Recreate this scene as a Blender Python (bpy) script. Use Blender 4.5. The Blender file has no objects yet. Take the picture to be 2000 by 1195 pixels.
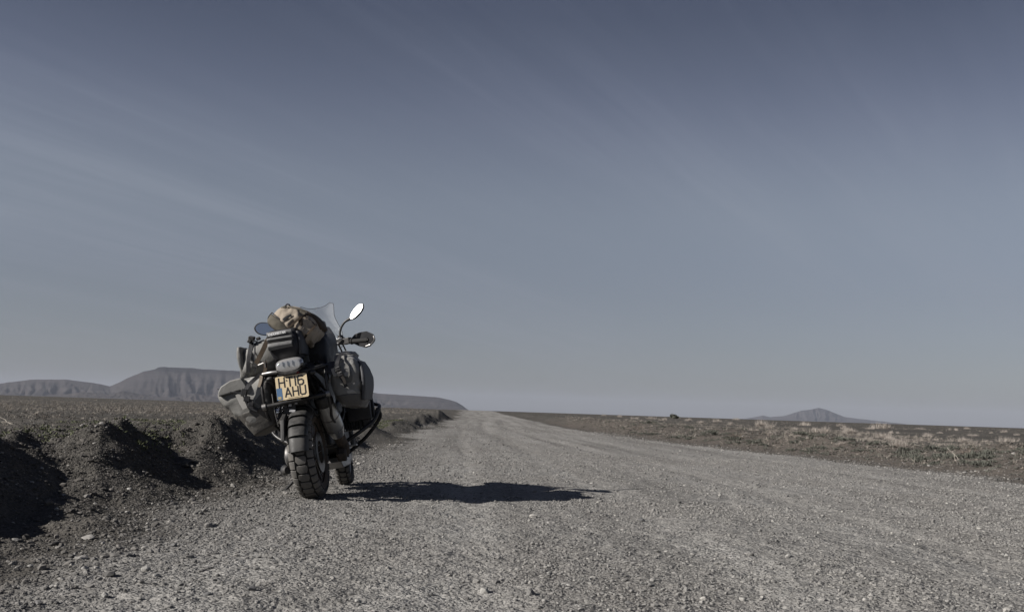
import bpy, math, random
import numpy as np
from mathutils import Vector, Matrix, Euler

S = bpy.context.scene
R = math.radians
random.seed(7)
rng = np.random.default_rng(11)

# ------------------------------------------------------------------ camera
CAM_H = 0.68
cam_data = bpy.data.cameras.new("camera")
cam_data.sensor_width = 36.0
cam_data.lens = 36.9
cam_data.clip_start = 0.05
cam_data.clip_end = 200000.0
cam = bpy.data.objects.new("camera", cam_data)
S.collection.objects.link(cam)
cam.matrix_world = Matrix.Translation((0, 0, CAM_H)) @ Matrix.Rotation(R(90 + 5.717), 4, 'X') @ Matrix.Rotation(R(1.85), 4, 'Z')
S.camera = cam
S.render.resolution_x = 1024
S.render.resolution_y = 611

# ------------------------------------------------------------------ sun and sky
SUN_EL = R(30.0)
SUN_AZ = R(20.0)                      # shadows run to the right and this much away from the camera
to_sun = Vector((-math.cos(SUN_EL) * math.cos(SUN_AZ), -math.cos(SUN_EL) * math.sin(SUN_AZ), math.sin(SUN_EL)))
sd = bpy.data.lights.new("sun", 'SUN')
sd.energy = 5.0
sd.angle = R(0.5)
sd.color = (1.0, 0.955, 0.90)
sun = bpy.data.objects.new("sun", sd)
S.collection.objects.link(sun)
sun.rotation_euler = to_sun.to_track_quat('Z', 'Y').to_euler()

world = bpy.data.worlds.new("World")
S.world = world
world.use_nodes = True
wn, wl = world.node_tree.nodes, world.node_tree.links
wn.clear()
def W(t, **kw):
    n = wn.new(t)
    for k, v in kw.items():
        setattr(n, k, v)
    return n
def wmath(op, a, b=None, c=None, clamp=False):
    n = W('ShaderNodeMath', operation=op)
    n.use_clamp = clamp
    for i, v in enumerate((a, b, c)):
        if v is None: continue
        if isinstance(v, (int, float)): n.inputs[i].default_value = v
        else: wl.new(v, n.inputs[i])
    return n.outputs[0]
sky = W('ShaderNodeTexSky')
sky.sky_type = 'NISHITA'
sky.sun_disc = False
sky.sun_elevation = SUN_EL
sky.sun_rotation = math.atan2(to_sun.x, to_sun.y)
sky.altitude = 1100
sky.air_density = 1.0
sky.dust_density = 1.2
sky.ozone_density = 1.0
hs = W('ShaderNodeHueSaturation')
hs.inputs['Saturation'].default_value = 0.42
hs.inputs['Value'].default_value = 1.0
wl.new(sky.outputs[0], hs.inputs['Color'])
tc = W('ShaderNodeTexCoord')
sep = W('ShaderNodeSeparateXYZ')
wl.new(tc.outputs['Generated'], sep.inputs[0])
# thin cirrus, laid out on a high flat layer: streaks run towards the right of the horizon
zz = wmath('ADD', wmath('MAXIMUM', sep.outputs[2], 0.0), 0.10)
px = wmath('DIVIDE', sep.outputs[0], zz)
py = wmath('DIVIDE', sep.outputs[1], zz)
ca, sa = math.cos(R(33)), math.sin(R(33))
along = wmath('ADD', wmath('MULTIPLY', px, sa), wmath('MULTIPLY', py, ca))
across = wmath('SUBTRACT', wmath('MULTIPLY', px, ca), wmath('MULTIPLY', py, sa))
bend = wmath('ADD', across, wmath('MULTIPLY', wmath('SINE', wmath('MULTIPLY', along, 0.5)), 0.10))
def cirrus(sx, sy, detail, lo, hi, off):
    cv = W('ShaderNodeCombineXYZ')
    wl.new(wmath('MULTIPLY', along, sx), cv.inputs[0])
    wl.new(wmath('MULTIPLY', bend, sy), cv.inputs[1])
    cv.inputs[2].default_value = off
    nz = W('ShaderNodeTexNoise')
    nz.inputs['Scale'].default_value = 1.0
    nz.inputs['Detail'].default_value = detail
    nz.inputs['Roughness'].default_value = 0.55
    nz.inputs['Distortion'].default_value = 0.8
    wl.new(cv.outputs[0], nz.inputs['Vector'])
    mr = W('ShaderNodeMapRange')
    mr.interpolation_type = 'SMOOTHSTEP'
    mr.inputs['From Min'].default_value = lo
    mr.inputs['From Max'].default_value = hi
    wl.new(nz.outputs[0], mr.inputs['Value'])
    return mr.outputs[0]
c1 = cirrus(0.20, 1.1, 4, 0.38, 0.70, 3.1)
c2 = cirrus(0.42, 5.5, 6, 0.38, 0.74, 9.7)
c3 = cirrus(1.3, 12.0, 7, 0.40, 0.80, 21.3)
cl = wmath('ADD', wmath('MULTIPLY', c1, 0.42), wmath('MULTIPLY', wmath('ADD', wmath('MULTIPLY', c2, 0.45), wmath('MULTIPLY', c3, 0.35)), wmath('ADD', c1, 0.2)))
# gentle darkening towards the zenith as the clear desert sky has
up = wmath('MAXIMUM', sep.outputs[2], 0.0)
mix = W('ShaderNodeMix', data_type='RGBA', blend_type='MIX')
bank_ = W('ShaderNodeMapRange'); bank_.interpolation_type = 'SMOOTHSTEP'
for k_, v_ in (('From Min', 1.6), ('From Max', -1.2), ('To Min', 0.30), ('To Max', 1.0)): bank_.inputs[k_].default_value = v_
wl.new(across, bank_.inputs['Value'])
cl = wmath('MULTIPLY', cl, bank_.outputs[0])
wl.new(wmath('MULTIPLY', cl, 0.29), mix.inputs['Factor'])
wl.new(hs.outputs[0], mix.inputs['A'])
mix.inputs['B'].default_value = (6.2, 6.5, 6.9, 1)
gain = W('ShaderNodeValToRGB')
gr = gain.color_ramp
gr.interpolation = 'CARDINAL'
SKYRAMP = [(0.0, (.50, .505, .53)), (0.03, (.54, .552, .595)), (0.06, (.59, .605, .665)), (0.12, (.60, .625, .70)), (0.20, (.67, .705, .785)), (0.28, (.54, .575, .70)), (0.36, (.36, .40, .53)), (0.6, (.27, .31, .46)), (1.0, (.24, .28, .42))]
gr.elements[0].position = 0.0; gr.elements[0].color = (*SKYRAMP[0][1], 1)
gr.elements[1].position = 1.0; gr.elements[1].color = (*SKYRAMP[-1][1], 1)
for p_, c_ in SKYRAMP[1:-1]:
    e_ = gr.elements.new(p_); e_.color = (*c_, 1)
wl.new(up, gain.inputs[0])
mul = W('ShaderNodeMix', data_type='RGBA', blend_type='MULTIPLY')
mul.inputs['Factor'].default_value = 1.0
wl.new(mix.outputs['Result'], mul.inputs['A'])
wl.new(gain.outputs[0], mul.inputs['B'])
bg = W('ShaderNodeBackground')
bg.inputs['Strength'].default_value = 0.053
wl.new(mul.outputs['Result'], bg.inputs['Color'])
wo = W('ShaderNodeOutputWorld')
wl.new(bg.outputs[0], wo.inputs['Surface'])

S.view_settings.view_transform = 'Standard'
S.view_settings.look = 'None'
S.view_settings.gamma = 1.0
S.view_settings.exposure = 0.5
S.view_settings.use_curve_mapping = False
S.cycles.max_bounces = 6
S.cycles.transparent_max_bounces = 24
S.cycles.caustics_reflective = False
S.cycles.caustics_refractive = False

# ------------------------------------------------------------------ helpers
def link(name, me, mat=None, parent=None):
    o = bpy.data.objects.new(name, me)
    S.collection.objects.link(o)
    if mat is not None and me is not None:
        ms = mat if isinstance(mat, (list, tuple)) else [mat]
        if len(me.materials) == 0:
            for m in ms: me.materials.append(m)
    if parent is not None: o.parent = parent
    return o
def tag(o, label=None, cat=None, group=None, kind=None):
    if label: o['label'] = label
    if cat: o['category'] = cat
    if group: o['group'] = group
    if kind: o['kind'] = kind
    return o
def np_mesh(name, V, F, smooth=False):
    """V (n,3) float, F (m,k) int"""
    me = bpy.data.meshes.new(name)
    V = np.asarray(V, dtype=np.float32); F = np.asarray(F, dtype=np.int32)
    k = F.shape[1]
    me.vertices.add(len(V)); me.vertices.foreach_set('co', V.ravel())
    me.loops.add(F.size); me.loops.foreach_set('vertex_index', F.ravel())
    me.polygons.add(len(F))
    me.polygons.foreach_set('loop_start', np.arange(0, F.size, k, dtype=np.int32))
    me.polygons.foreach_set('loop_total', np.full(len(F), k, dtype=np.int32))
    if smooth: me.polygons.foreach_set('use_smooth', np.ones(len(F), dtype=bool))
    me.update(calc_edges=True)
    return me

def _hash(ix, iy, iz, seed):
    h = (ix.astype(np.int64) * 374761393 + iy.astype(np.int64) * 668265263 + iz.astype(np.int64) * 2147483647 + seed * 1274126177) & 0xffffffff
    h = ((h ^ (h >> 13)) * 1274126177) & 0xffffffff
    return ((h ^ (h >> 16)) & 0xffff) / 65535.0
def noise2(x, y, seed=0):
    x = np.asarray(x, float); y = np.asarray(y, float)
    ix = np.floor(x); iy = np.floor(y); fx = x - ix; fy = y - iy
    u = fx * fx * (3 - 2 * fx); v = fy * fy * (3 - 2 * fy)
    z0 = np.zeros_like(ix)
    a = _hash(ix, iy, z0, seed); b = _hash(ix + 1, iy, z0, seed)
    c = _hash(ix, iy + 1, z0, seed); d = _hash(ix + 1, iy + 1, z0, seed)
    return (a * (1 - u) + b * u) * (1 - v) + (c * (1 - u) + d * u) * v * 1.0 - 0.5
def noise3(x, y, z, seed=0):
    ix = np.floor(x); iy = np.floor(y); iz = np.floor(z); fx = x - ix; fy = y - iy; fz = z - iz
    u = fx * fx * (3 - 2 * fx); v = fy * fy * (3 - 2 * fy); w = fz * fz * (3 - 2 * fz)
    def pl(k):
        a = _hash(ix, iy, iz + k, seed); b = _hash(ix + 1, iy, iz + k, seed)
        c = _hash(ix, iy + 1, iz + k, seed); d = _hash(ix + 1, iy + 1, iz + k, seed)
        return (a * (1 - u) + b * u) * (1 - v) + (c * (1 - u) + d * u) * v
    return pl(0) * (1 - w) + pl(1) * w - 0.5
def fbm2(x, y, oct=4, seed=0, gain=0.5):
    s = 0; a = 1.0; f = 1.0
    for i in range(oct):
        s = s + a * noise2(x * f + 13.7 * i, y * f - 7.3 * i, seed + i); a *= gain; f *= 2.03
    return s
def sst(a, b, x):
    t = np.clip((x - a) / (b - a), 0, 1); return t * t * (3 - 2 * t)

class M:
    """node material builder"""
    def __init__(s, name, base=(0.5,)*3, rough=0.6, metal=0.0, spec=0.5):
        s.m = bpy.data.materials.new(name); s.m.use_nodes = True
        s.n, s.l = s.m.node_tree.nodes, s.m.node_tree.links
        s.b = s.n['Principled BSDF']
        s.b.inputs['Base Color'].default_value = (*base, 1)
        s.b.inputs['Roughness'].default_value = rough
        s.b.inputs['Metallic'].default_value = metal
        s.b.inputs['Specular IOR Level'].default_value = spec
        s._tc = None
    def tc(s, which='Object'):
        if s._tc is None: s._tc = s.n.new('ShaderNodeTexCoord')
        return s._tc.outputs[which]
    def node(s, t, **kw):
        x = s.n.new(t)
        for k, v in kw.items(): setattr(x, k, v)
        return x
    def math(s, op, a, b=None, c=None, clamp=False):
        x = s.n.new('ShaderNodeMath'); x.operation = op; x.use_clamp = clamp
        for i, v in enumerate((a, b, c)):
            if v is None: continue
            if isinstance(v, (int, float)): x.inputs[i].default_value = v
            else: s.l.new(v, x.inputs[i])
        return x.outputs[0]
    def noise(s, scale, detail=4, rough=0.5, vec=None, dist=0.0, out=0):
        x = s.n.new('ShaderNodeTexNoise')
        x.inputs['Scale'].default_value = scale; x.inputs['Detail'].default_value = detail
        x.inputs['Roughness'].default_value = rough; x.inputs['Distortion'].default_value = dist
        s.l.new(vec if vec is not None else s.tc(), x.inputs['Vector'])
        return x.outputs[out]
    def voro(s, scale, feature='F1', vec=None, out='Distance', rand=1.0):
        x = s.n.new('ShaderNodeTexVoronoi'); x.feature = feature
        x.inputs['Scale'].default_value = scale; x.inputs['Randomness'].default_value = rand
        s.l.new(vec if vec is not None else s.tc(), x.inputs['Vector'])
        return x.outputs[out]
    def map(s, v, a, b, lo=0.0, hi=1.0, smooth=True):
        x = s.n.new('ShaderNodeMapRange')
        if smooth: x.interpolation_type = 'SMOOTHSTEP'
        x.inputs['From Min'].default_value = a; x.inputs['From Max'].default_value = b
        x.inputs['To Min'].default_value = lo; x.inputs['To Max'].default_value = hi
        s.l.new(v, x.inputs['Value']); return x.outputs[0]
    def mix(s, f, a, b, blend='MIX'):
        x = s.n.new('ShaderNodeMix'); x.data_type = 'RGBA'; x.blend_type = blend
        for k, v in (('Factor', f), ('A', a), ('B', b)):
            i = x.inputs[k]
            if isinstance(v, (int, float)): i.default_value = v
            elif isinstance(v, tuple): i.default_value = (*v[:3], 1)
            else: s.l.new(v, i)
        return x.outputs['Result']
    def ramp(s, v, stops, interp='LINEAR'):
        x = s.n.new('ShaderNodeValToRGB'); r = x.color_ramp; r.interpolation = interp
        r.elements[0].position = stops[0][0]; r.elements[0].color = (*stops[0][1], 1)
        r.elements[1].position = stops[-1][0]; r.elements[1].color = (*stops[-1][1], 1)
        for p_, c_ in stops[1:-1]:
            e = r.elements.new(p_); e.color = (*c_, 1)
        s.l.new(v, x.inputs[0]); return x.outputs[0]
    def attr(s, name, out='Fac'):
        x = s.n.new('ShaderNodeAttribute'); x.attribute_name = name; return x.outputs[out]
    def col(s, v): s.l.new(v, s.b.inputs['Base Color'])
    def rough(s, v): s.l.new(v, s.b.inputs['Roughness'])
    def bump(s, h, strength=0.5, dist=0.01):
        x = s.n.new('ShaderNodeBump'); x.inputs['Strength'].default_value = strength
        x.inputs['Distance'].default_value = dist
        s.l.new(h, x.inputs['Height']); s.l.new(x.outputs[0], s.b.inputs['Normal'])
        return x
# ------------------------------------------------------------------ terrain
_LY = np.array([-200, 0, 4, 10, 15, 30, 45, 66, 110, 190, 400, 2000, 60000.])
_LX = np.array([-2.0, -2.0, -2.0, -2.15, -2.25, -2.7, -3.1, -3.4, -5.2, -9.0, -20, -100, -3000.])
_RX = np.array([7.5, 7.2, 7.0, 6.8, 6.3, 4.0, 2.8, 1.9, -0.2, -3.2, -14, -94, -2990.])
def road_left(y): return np.interp(y, _LY, _LX)
def road_right(y): return np.interp(y, _LY, _RX)

# spurs of pushed-up earth on the left bank: (x0,y0,z0) -> (x1,y1,z1), width on the sunny side, width on the road side
SPURS = [
    ((-3.10, 3.9, 0.36), (-3.25, 5.9, 0.49), (-3.55, 7.8, 0.38), 1.3, 0.52),
    ((-2.75, 7.1, 0.14), (-3.08, 8.0, 0.43), (-3.50, 9.9, 0.42), 1.3, 0.55),
    ((-2.80, 9.6, 0.20), (-2.95, 10.7, 0.52), (-3.15, 14.4, 0.44), 1.5, 0.58),
    ((-2.60, 15.3, 0.06), (-2.85, 17.0, 0.36), (-3.3, 20.5, 0.26), 1.3, 0.5),
    ((-2.85, 21.5, 0.05), (-3.05, 23.5, 0.28), (-3.6, 27.0, 0.24), 1.4, 0.5),
    ((-3.0, 26.5, 0.03), (-3.30, 32.0, 0.26), (-3.9, 40.0, 0.26), 1.6, 0.6),
    ((-3.4, 37.0, 0.06), (-3.7, 44.0, 0.38), (-4.2, 55.0, 0.36), 1.6, 0.7),
    ((-4.0, 56.0, 0.10), (-4.1, 62.0, 0.55), (-5.2, 76.0, 0.40), 1.8, 0.7),
]
def terrain(x, y, step=None, micro=True):
    x = np.asarray(x, float); y = np.asarray(y, float)
    xl, xr = road_left(y), road_right(y)
    r = np.hypot(x, y)
    wob = fbm2(x * 0.9 + 5, y * 0.9, 3, 3) * 0.5 + fbm2(x * 3.1, y * 3.1, 2, 9) * 0.16
    dl = (xl - x) + wob * np.clip(y / 14, 0.5, 2.2)          # metres to the left of the road edge
    dr = (x - xr) + wob * 0.8
    # the plain rises very gently to a crest 190 m off, then falls away
    g = 0.60 * sst(30, 190, y) - 2.2 * sst(200, 420, r) - 6.0 * sst(500, 6000, r)
    z = g + 0.0
    # road: faint crown and wheel ruts running along it
    mid = (xl + xr) / 2; w = (xr - xl) / 2
    on = sst(0.25, -0.15, dl) * sst(0.25, -0.15, dr)
    lat = x - (xl * 0.75 + xr * 0.25)
    z = z + on * (0.012 * fbm2(lat * 1.6, y * 0.05, 3, 21) + 0.010 * fbm2(x * 1.3, y * 0.6, 3, 22))
    z = z - on * 0.022 * packed(x, y) * sst(90, 25, r) if step is not None else z
    fade_h = sst(140, 40, r)
    # left: plateau of the old bank, with the spurs
    flat = 0.31 * sst(0.7, 2.6, dl) * fade_h * sst(-20, 2, y) + 0.04 * fbm2(x * 0.5, y * 0.5, 4, 31) * sst(0.3, 2, dl)
    spur = np.zeros_like(x)
    n_rough = fbm2(x * 2.6, y * 2.2, 3, 33)
    for a, b, c, wl_, wr_ in SPURS:
        pts = (a, b, c)
        for p, q in ((pts[0], pts[1]), (pts[1], pts[2])):
            dx, dy = q[0] - p[0], q[1] - p[1]
            L = math.hypot(dx, dy); ux, uy = dx / L, dy / L
            t = np.clip(((x - p[0]) * ux + (y - p[1]) * uy) / L, 0, 1)
            ex = x - (p[0] + t * dx); ey = y - (p[1] + t * dy)
            d = np.hypot(ex, ey) * (1 + 0.5 * wob)
            side = ex * uy - ey * ux                     # sign tells the side of the spur
            kk = sst(-0.6, 0.6, side / (d + 0.12)); ww = wl_ + (wr_ - wl_) * kk      # road side is steep
            h = (p[2] + (q[2] - p[2]) * t)
            prof = np.clip(1 - d / (ww * 1.35), 0, 1)
            prof = prof ** 1.25 * (1 + 0.25 * (1 - prof))
            spur = np.maximum(spur, h * prof * (1 + 0.35 * wob + 0.30 * n_rough))
    left = np.maximum(flat, spur)
    near_l = sst(-0.25, 0.35, dl)
    z = z + left * near_l
    z = z + near_l * (0.055 * fbm2(x * 2.3, y * 2.3, 3, 41) + 0.03 * fbm2(x * 7, y * 7, 2, 44)) * sst(60, 10, r)
    # right: low verge bank with lumps
    lum = 1 + 0.9 * fbm2(x * 0.55, y * 0.4, 3, 51)
    bank = (0.30 * sst(0.5, 2.6, dr) * (1 - 0.75 * sst(3.2, 6.5, dr)) * lum + 0.05 * fbm2(x * 2.2, y * 2.2, 3, 53) * sst(0.2, 1.2, dr) * sst(7, 4, dr)) * sst(-10, 4, y)
    z = z + bank * fade_h ** 0.6
    # long gentle swells of the plain, off the road
    off = sst(3, 14, np.maximum(dl, dr))
    z = z + off * 0.10 * fbm2(x * 0.07, y * 0.07, 3, 61) * sst(200, 60, r)
    if micro and step is not None:
        dirt = np.clip(near_l + sst(0.0, 0.8, dr), 0, 1)
        for lam, amp in ((0.30, 0.016), (0.12, 0.012), (0.055, 0.0075), (0.028, 0.0042), (0.014, 0.0022)):
            k = np.clip(lam / (step * 1.1) - 0.2, 0, 1)
            if not np.any(k > 0): continue
            n = noise2(x / lam + 3.3, y / lam, int(lam * 1000))
            z = z + k * amp * n * (1 + 0.35 * dirt)
    return z

TRACKS = (0.20, 0.335, 0.50, 0.635, 0.80)
def packed(x, y):
    """swept wheel paths: smoother, paler bands running the length of the road"""
    xl, xr = road_left(y), road_right(y); u = (x - xl) / (xr - xl)
    u = u + 0.012 * fbm2(y * 0.05, y * 0 + 3, 3, 77) + 0.010 * fbm2(x * .8, y * .25, 2, 78)
    m = 0
    for k, t in enumerate(TRACKS):
        m = m + np.exp(-((u - t) / (0.021 + .006 * (k % 2))) ** 2) * (0.75 + .6 * fbm2(y * .12, y * 0 + k * 5.1, 2, 79))
    return np.clip(m, 0, 1) * (u > 0.02) * (u < .98)
def row_step(r): return np.maximum(r * r / 714.0 * 0.8, 0.011)
rad = [0.35]
while rad[-1] < 2.5: rad.append(rad[-1] + 0.09)
while rad[-1] < 42: rad.append(rad[-1] + float(row_step(np.array(rad[-1]))))
while rad[-1] < 42000: rad.append(rad[-1] * 1.05)
rad = np.array(rad)
half = np.concatenate([np.arange(0, 31, 0.05), np.arange(31, 45, 0.6), np.arange(45, 181, 4.5)])
half[-1] = 180.0
phi = np.radians(np.concatenate([-half[:0:-1], half]))[1:]          # full turn, closed by wrapping
nr, npz = len(rad), len(phi)
RR, PP = np.meshgrid(rad, phi, indexing='ij')
X = RR * np.sin(PP); Y = RR * np.cos(PP)
stepg = np.maximum(row_step(RR), 0.012) * 0.55
stepg = np.where(np.abs(PP) > R(31), 5.0, stepg)
Z = terrain(X, Y, stepg)
V = np.stack([X.ravel(), Y.ravel(), Z.ravel()], 1)
V = np.vstack([V, [[0, 0, float(terrain(np.array([0.]), np.array([0.]))[0])]]])
ii, jj = np.meshgrid(np.arange(nr - 1), np.arange(npz), indexing='ij')
a_ = ii * npz + jj; b_ = ii * npz + (jj + 1) % npz
F = np.stack([a_, a_ + npz, b_ + npz, b_], -1).reshape(-1, 4)[:, ::-1]
cx = V[F].mean(1)
xl_, xr_ = road_left(cx[:, 1]), road_right(cx[:, 1])
wobF = fbm2(cx[:, 0] * 0.9 + 5, cx[:, 1] * 0.9, 3, 3) * 0.5
dlF = xl_ - cx[:, 0] + wobF * np.clip(cx[:, 1] / 14, 0.5, 2.2); drF = cx[:, 0] - xr_ + wobF * 0.8
is_bank = ((dlF > 0.0) & (dlF < 4.2) & (cx[:, 1] > -6) & (cx[:, 1] < 80))
is_road = (dlF <= 0.0) & (drF <= 0.0)
is_verge = (drF > 0.0) & (drF < 5.2) & (cx[:, 1] > -6) & (cx[:, 1] < 80)
# colour masks stored on the vertices (what the ground is made of; one also holds light falloff)
xlv, xrv = road_left(V[:, 1]), road_right(V[:, 1])
wobV = fbm2(V[:, 0] * 0.9 + 5, V[:, 1] * 0.9, 3, 3) * 0.5
dlV = xlv - V[:, 0] + wobV * np.clip(V[:, 1] / 14, 0.5, 2.2); drV = V[:, 0] - xrv + wobV * 0.8
road_mask = sst(0.55, -0.9, dlV) * sst(0.5, -0.9, drV)
# two wheel tracks of a farm track crossing the right plain
TRK = np.array([(-6, 120.), (6, 70.), (9.6, 52.), (13.5, 42.), (19, 34.), (26, 28.), (40, 20.)])
def track_dist(x, y):
    d = np.full(x.shape, 1e9)
    for p, q in zip(TRK[:-1], TRK[1:]):
        v = q - p; L2 = (v ** 2).sum()
        t = np.clip(((x - p[0]) * v[0] + (y - p[1]) * v[1]) / L2, 0, 1)
        d = np.minimum(d, np.hypot(x - p[0] - t * v[0], y - p[1] - t * v[1]))
    return d
td = track_dist(V[:, 0], V[:, 1])
track_mask = sst(0.55, 0.25, np.abs(td - 1.6)) * sst(4.5, 6.5, drV) * sst(48, 38, V[:, 0])
lat_attr = V[:, 0] - (xlv * 0.75 + xrv * 0.25)
verge_mask = sst(-.3, .5, drV) * sst(4.6, 3.2, drV) * sst(80, 50, V[:, 1])
clean_lit_mask = sst(.3, -2.4, dlV)  # low at the left: dirtier gravel plus light falloff painted into the colour
packed_mask = packed(V[:, 0], V[:, 1])

g = M('stony_ground', rough=0.95, spec=0.15)
rm, tm, lt = g.attr('road'), g.attr('track'), g.attr('lateral')
pos = g.tc()
sp = g.node('ShaderNodeSeparateXYZ'); g.l.new(pos, sp.inputs[0])
cv = g.node('ShaderNodeCombineXYZ'); g.l.new(g.math('MULTIPLY', lt, 1.0), cv.inputs[0]); g.l.new(g.math('MULTIPLY', sp.outputs[1], 0.035), cv.inputs[1])
streak = g.noise(1.7, 5, 0.62, cv.outputs[0])
streak2 = g.noise(7.0, 3, 0.6, cv.outputs[0])
patch = g.noise(0.35, 5, 0.6)
fine = g.noise(38, 3, 0.7)
grit = g.voro(70, out='Color')
gritv = g.node('ShaderNodeSeparateColor'); g.l.new(grit, gritv.inputs[0])
big = g.voro(26, out='Color')
bigv = g.node('ShaderNodeSeparateColor'); g.l.new(big, bigv.inputs[0])
road_c = g.ramp(streak, [(0.38, (0.160, 0.155, 0.147)), (0.5, (0.222, 0.216, 0.205)), (0.62, (0.265, 0.259, 0.247))])
road_c = g.mix(g.map(patch, 0.42, 0.68, 0, 0.35), road_c, (0.135, 0.123, 0.112))
road_c = g.mix(g.math('MULTIPLY', g.attr('packed'), .13), road_c, (0.335, 0.322, 0.300))
road_c = g.mix(g.map(streak2, 0.5, 0.75, 0, 0.3), road_c, (0.21, 0.205, 0.195))
dirt_c = g.ramp(g.noise(0.22, 6, 0.62), [(0.34, (0.055, 0.052, 0.047)), (0.52, (0.074, 0.069, 0.062)), (0.68, (0.096, 0.089, 0.079))])
dirt_c = g.mix(g.map(g.noise(1.6, 5, 0.7), 0.55, 0.75, 0, 0.55), dirt_c, (0.115, 0.10, 0.088))
dirt_c = g.mix(g.math('MULTIPLY', g.attr('verge'), .8), dirt_c, g.mix(g.noise(1.2, 4, .6), (0.080, 0.070, 0.062), (0.150, 0.130, 0.113)))
dirt_c = g.mix(tm, dirt_c, (0.19, 0.165, 0.145))
road_c = g.mix(g.math('MULTIPLY', g.math('SUBTRACT', 1.0, g.attr('clean_lit')), .28), road_c, (0.098, 0.092, 0.085))  # darker left gravel, part dirt, part painted light falloff
edge = g.math('ADD', rm, g.math('MULTIPLY', g.math('SUBTRACT', g.noise(5, 4, 0.7), 0.5), 0.9))
c = g.mix(g.map(edge, 0.3, 0.7), dirt_c, road_c)
c = g.mix(0.75, c, g.mix(1.0, c, g.mix(gritv.outputs[0], (0.70, 0.70, 0.70), (1.25, 1.24, 1.22)), 'MULTIPLY'))
c = g.mix(0.5, c, g.mix(1.0, c, g.mix(bigv.outputs[1], (0.7, 0.7, 0.7), (1.3, 1.3, 1.3)), 'MULTIPLY'))
g.col(c)
hgt = g.math('ADD', g.math('MULTIPLY', g.voro(48), -0.8), g.math('ADD', g.math('MULTIPLY', g.voro(120), -0.35), g.math('MULTIPLY', fine, 0.5)))
hgt2 = g.math('ADD', hgt, g.math('MULTIPLY', g.voro(9), -1.8))
g.bump(hgt2, 0.9, 0.016)

def submesh(name, mask, kind='structure'):
    f = F[mask]
    used, inv = np.unique(f, return_inverse=True)
    me = np_mesh(name, V[used], inv.reshape(f.shape), smooth=True)
    for an, arr in (('road', road_mask), ('track', track_mask), ('lateral', lat_attr), ('verge', verge_mask), ('clean_lit', clean_lit_mask), ('packed', packed_mask)):
        at = me.attributes.new(an, 'FLOAT', 'POINT')
        at.data.foreach_set('value', arr[used].astype(np.float32))
    return tag(link(name, me, g.m), kind=kind)
submesh('gravel_road', is_road)
submesh('earth_bank', is_bank & ~is_road)
submesh('verge_bank', is_verge & ~is_road & ~is_bank)
submesh('ground', ~is_road & ~is_bank & ~is_verge)
# close the small hole under the camera
fan = np.array([[len(V) - 1, (k + 1) % npz, k] for k in range(npz)])
used, inv = np.unique(fan, return_inverse=True)
me = np_mesh('road_patch', V[used], inv.reshape(fan.shape))
for an, arr in (('road', road_mask), ('track', track_mask), ('lateral', lat_attr), ('verge', verge_mask), ('clean_lit', clean_lit_mask), ('packed', packed_mask)):
    at = me.attributes.new(an, 'FLOAT', 'POINT'); at.data.foreach_set('value', arr[used].astype(np.float32))
tag(link('road_patch', me, g.m), kind='structure')

# ------------------------------------------------------------------ far hills
def pix_dir(px, py):
    """compass direction of a hill's outline point and its rise (tangent) above eye level"""
    Mx = Matrix.Rotation(R(90 + 5.717), 3, 'X') @ Matrix.Rotation(R(1.85), 3, 'Z')
    d = Mx @ Vector(((px - 1000) / 2050, -(py - 597.5) / 2050, -1))
    return d.x / d.y, d.z / d.y
def hill(name, label, outline, dist, depth, cap, gully, seed, mats):
    """a real ridge: outline gives the crest heights, faces fall towards the viewer and away behind"""
    tn, hh = zip(*[pix_dir(*p) for p in outline])
    tn, hh = np.array(tn), np.array(hh) * dist + CAM_H
    n = 420
    xs = np.linspace(tn[0], tn[-1], n) * dist
    hs_ = np.interp(xs / dist, tn, hh)
    hs_ = np.maximum(hs_ + noise2(xs / (dist * 0.004), xs * 0, seed) * dist * 0.00035, 0)
    m = 46
    ts = np.linspace(0, 1, m)
    XX = np.repeat(xs[None], m, 0)
    T = np.repeat(ts[:, None], n, 1)
    # profile from the foot (t=0) to the crest (t=.6), plateau, then down the back
    wx = XX + dist * .006 * fbm2(XX / (dist * .02), T * 2.5, 3, seed + 2)
    gl = (np.abs(fbm2(wx / (dist * 0.012), T * 1.6, 5, seed + 5, .6)) * 1.7)
    gl2 = fbm2(XX / (dist * 0.035), T * 1.5, 3, seed + 9)
    foot = 0.5 + gl2 * 0.5
    t1 = np.clip(T / 0.6, 0, 1)
    slope = np.where(t1 < 0.82, (t1 / 0.82) ** 1.35 * (1 - cap), (1 - cap) + (t1 - 0.82) / 0.18 * cap)
    back = 1 - sst(0.78, 1.0, T)
    Hh = hs_[None] * slope * back
    Hh = Hh - (gully * np.clip(.9 + 2.2 * fbm2(XX / (dist * .05), T * 0.7, 2, seed + 31), .15, 1.6)) * hs_[None] * np.clip(0.5 - gl, 0, 1) * np.sin(np.pi * np.clip(t1, 0, 1)) * 1.0
    bench = np.sin(Hh / 26.0 + 1.5 * gl2) * 5.0
    Hh = Hh + (bench + 26.0 * fbm2(XX / (dist * .0045), T * 7.0, 4, seed + 41)) * np.sin(np.pi * t1) * (hs_[None] / (hs_.max() + 1))
    Hh = Hh + hs_[None] * 0.10 * gl2 * np.sin(np.pi * t1)
    Hh = np.maximum(Hh, -12)
    Hh[0] = -14; Hh[-1] = -14
    YY = dist - depth * 0.6 + depth * T + gl * depth * 0.05 * np.sin(np.pi * t1)
    k = YY / dist
    Vv = np.stack([(XX * k).ravel(), YY.ravel(), Hh.ravel()], 1)
    i2, j2 = np.meshgrid(np.arange(m - 1), np.arange(n - 1), indexing='ij')
    q = i2 * n + j2
    Ff = np.stack([q, q + 1, q + n + 1, q + n], -1).reshape(-1, 4)
    o = link(name, np_mesh(name, Vv, Ff, smooth=True), mats)
    tag(o, kind='structure')
    return o
hm = M('bare_rock', rough=1.0, spec=0.1)
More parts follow.
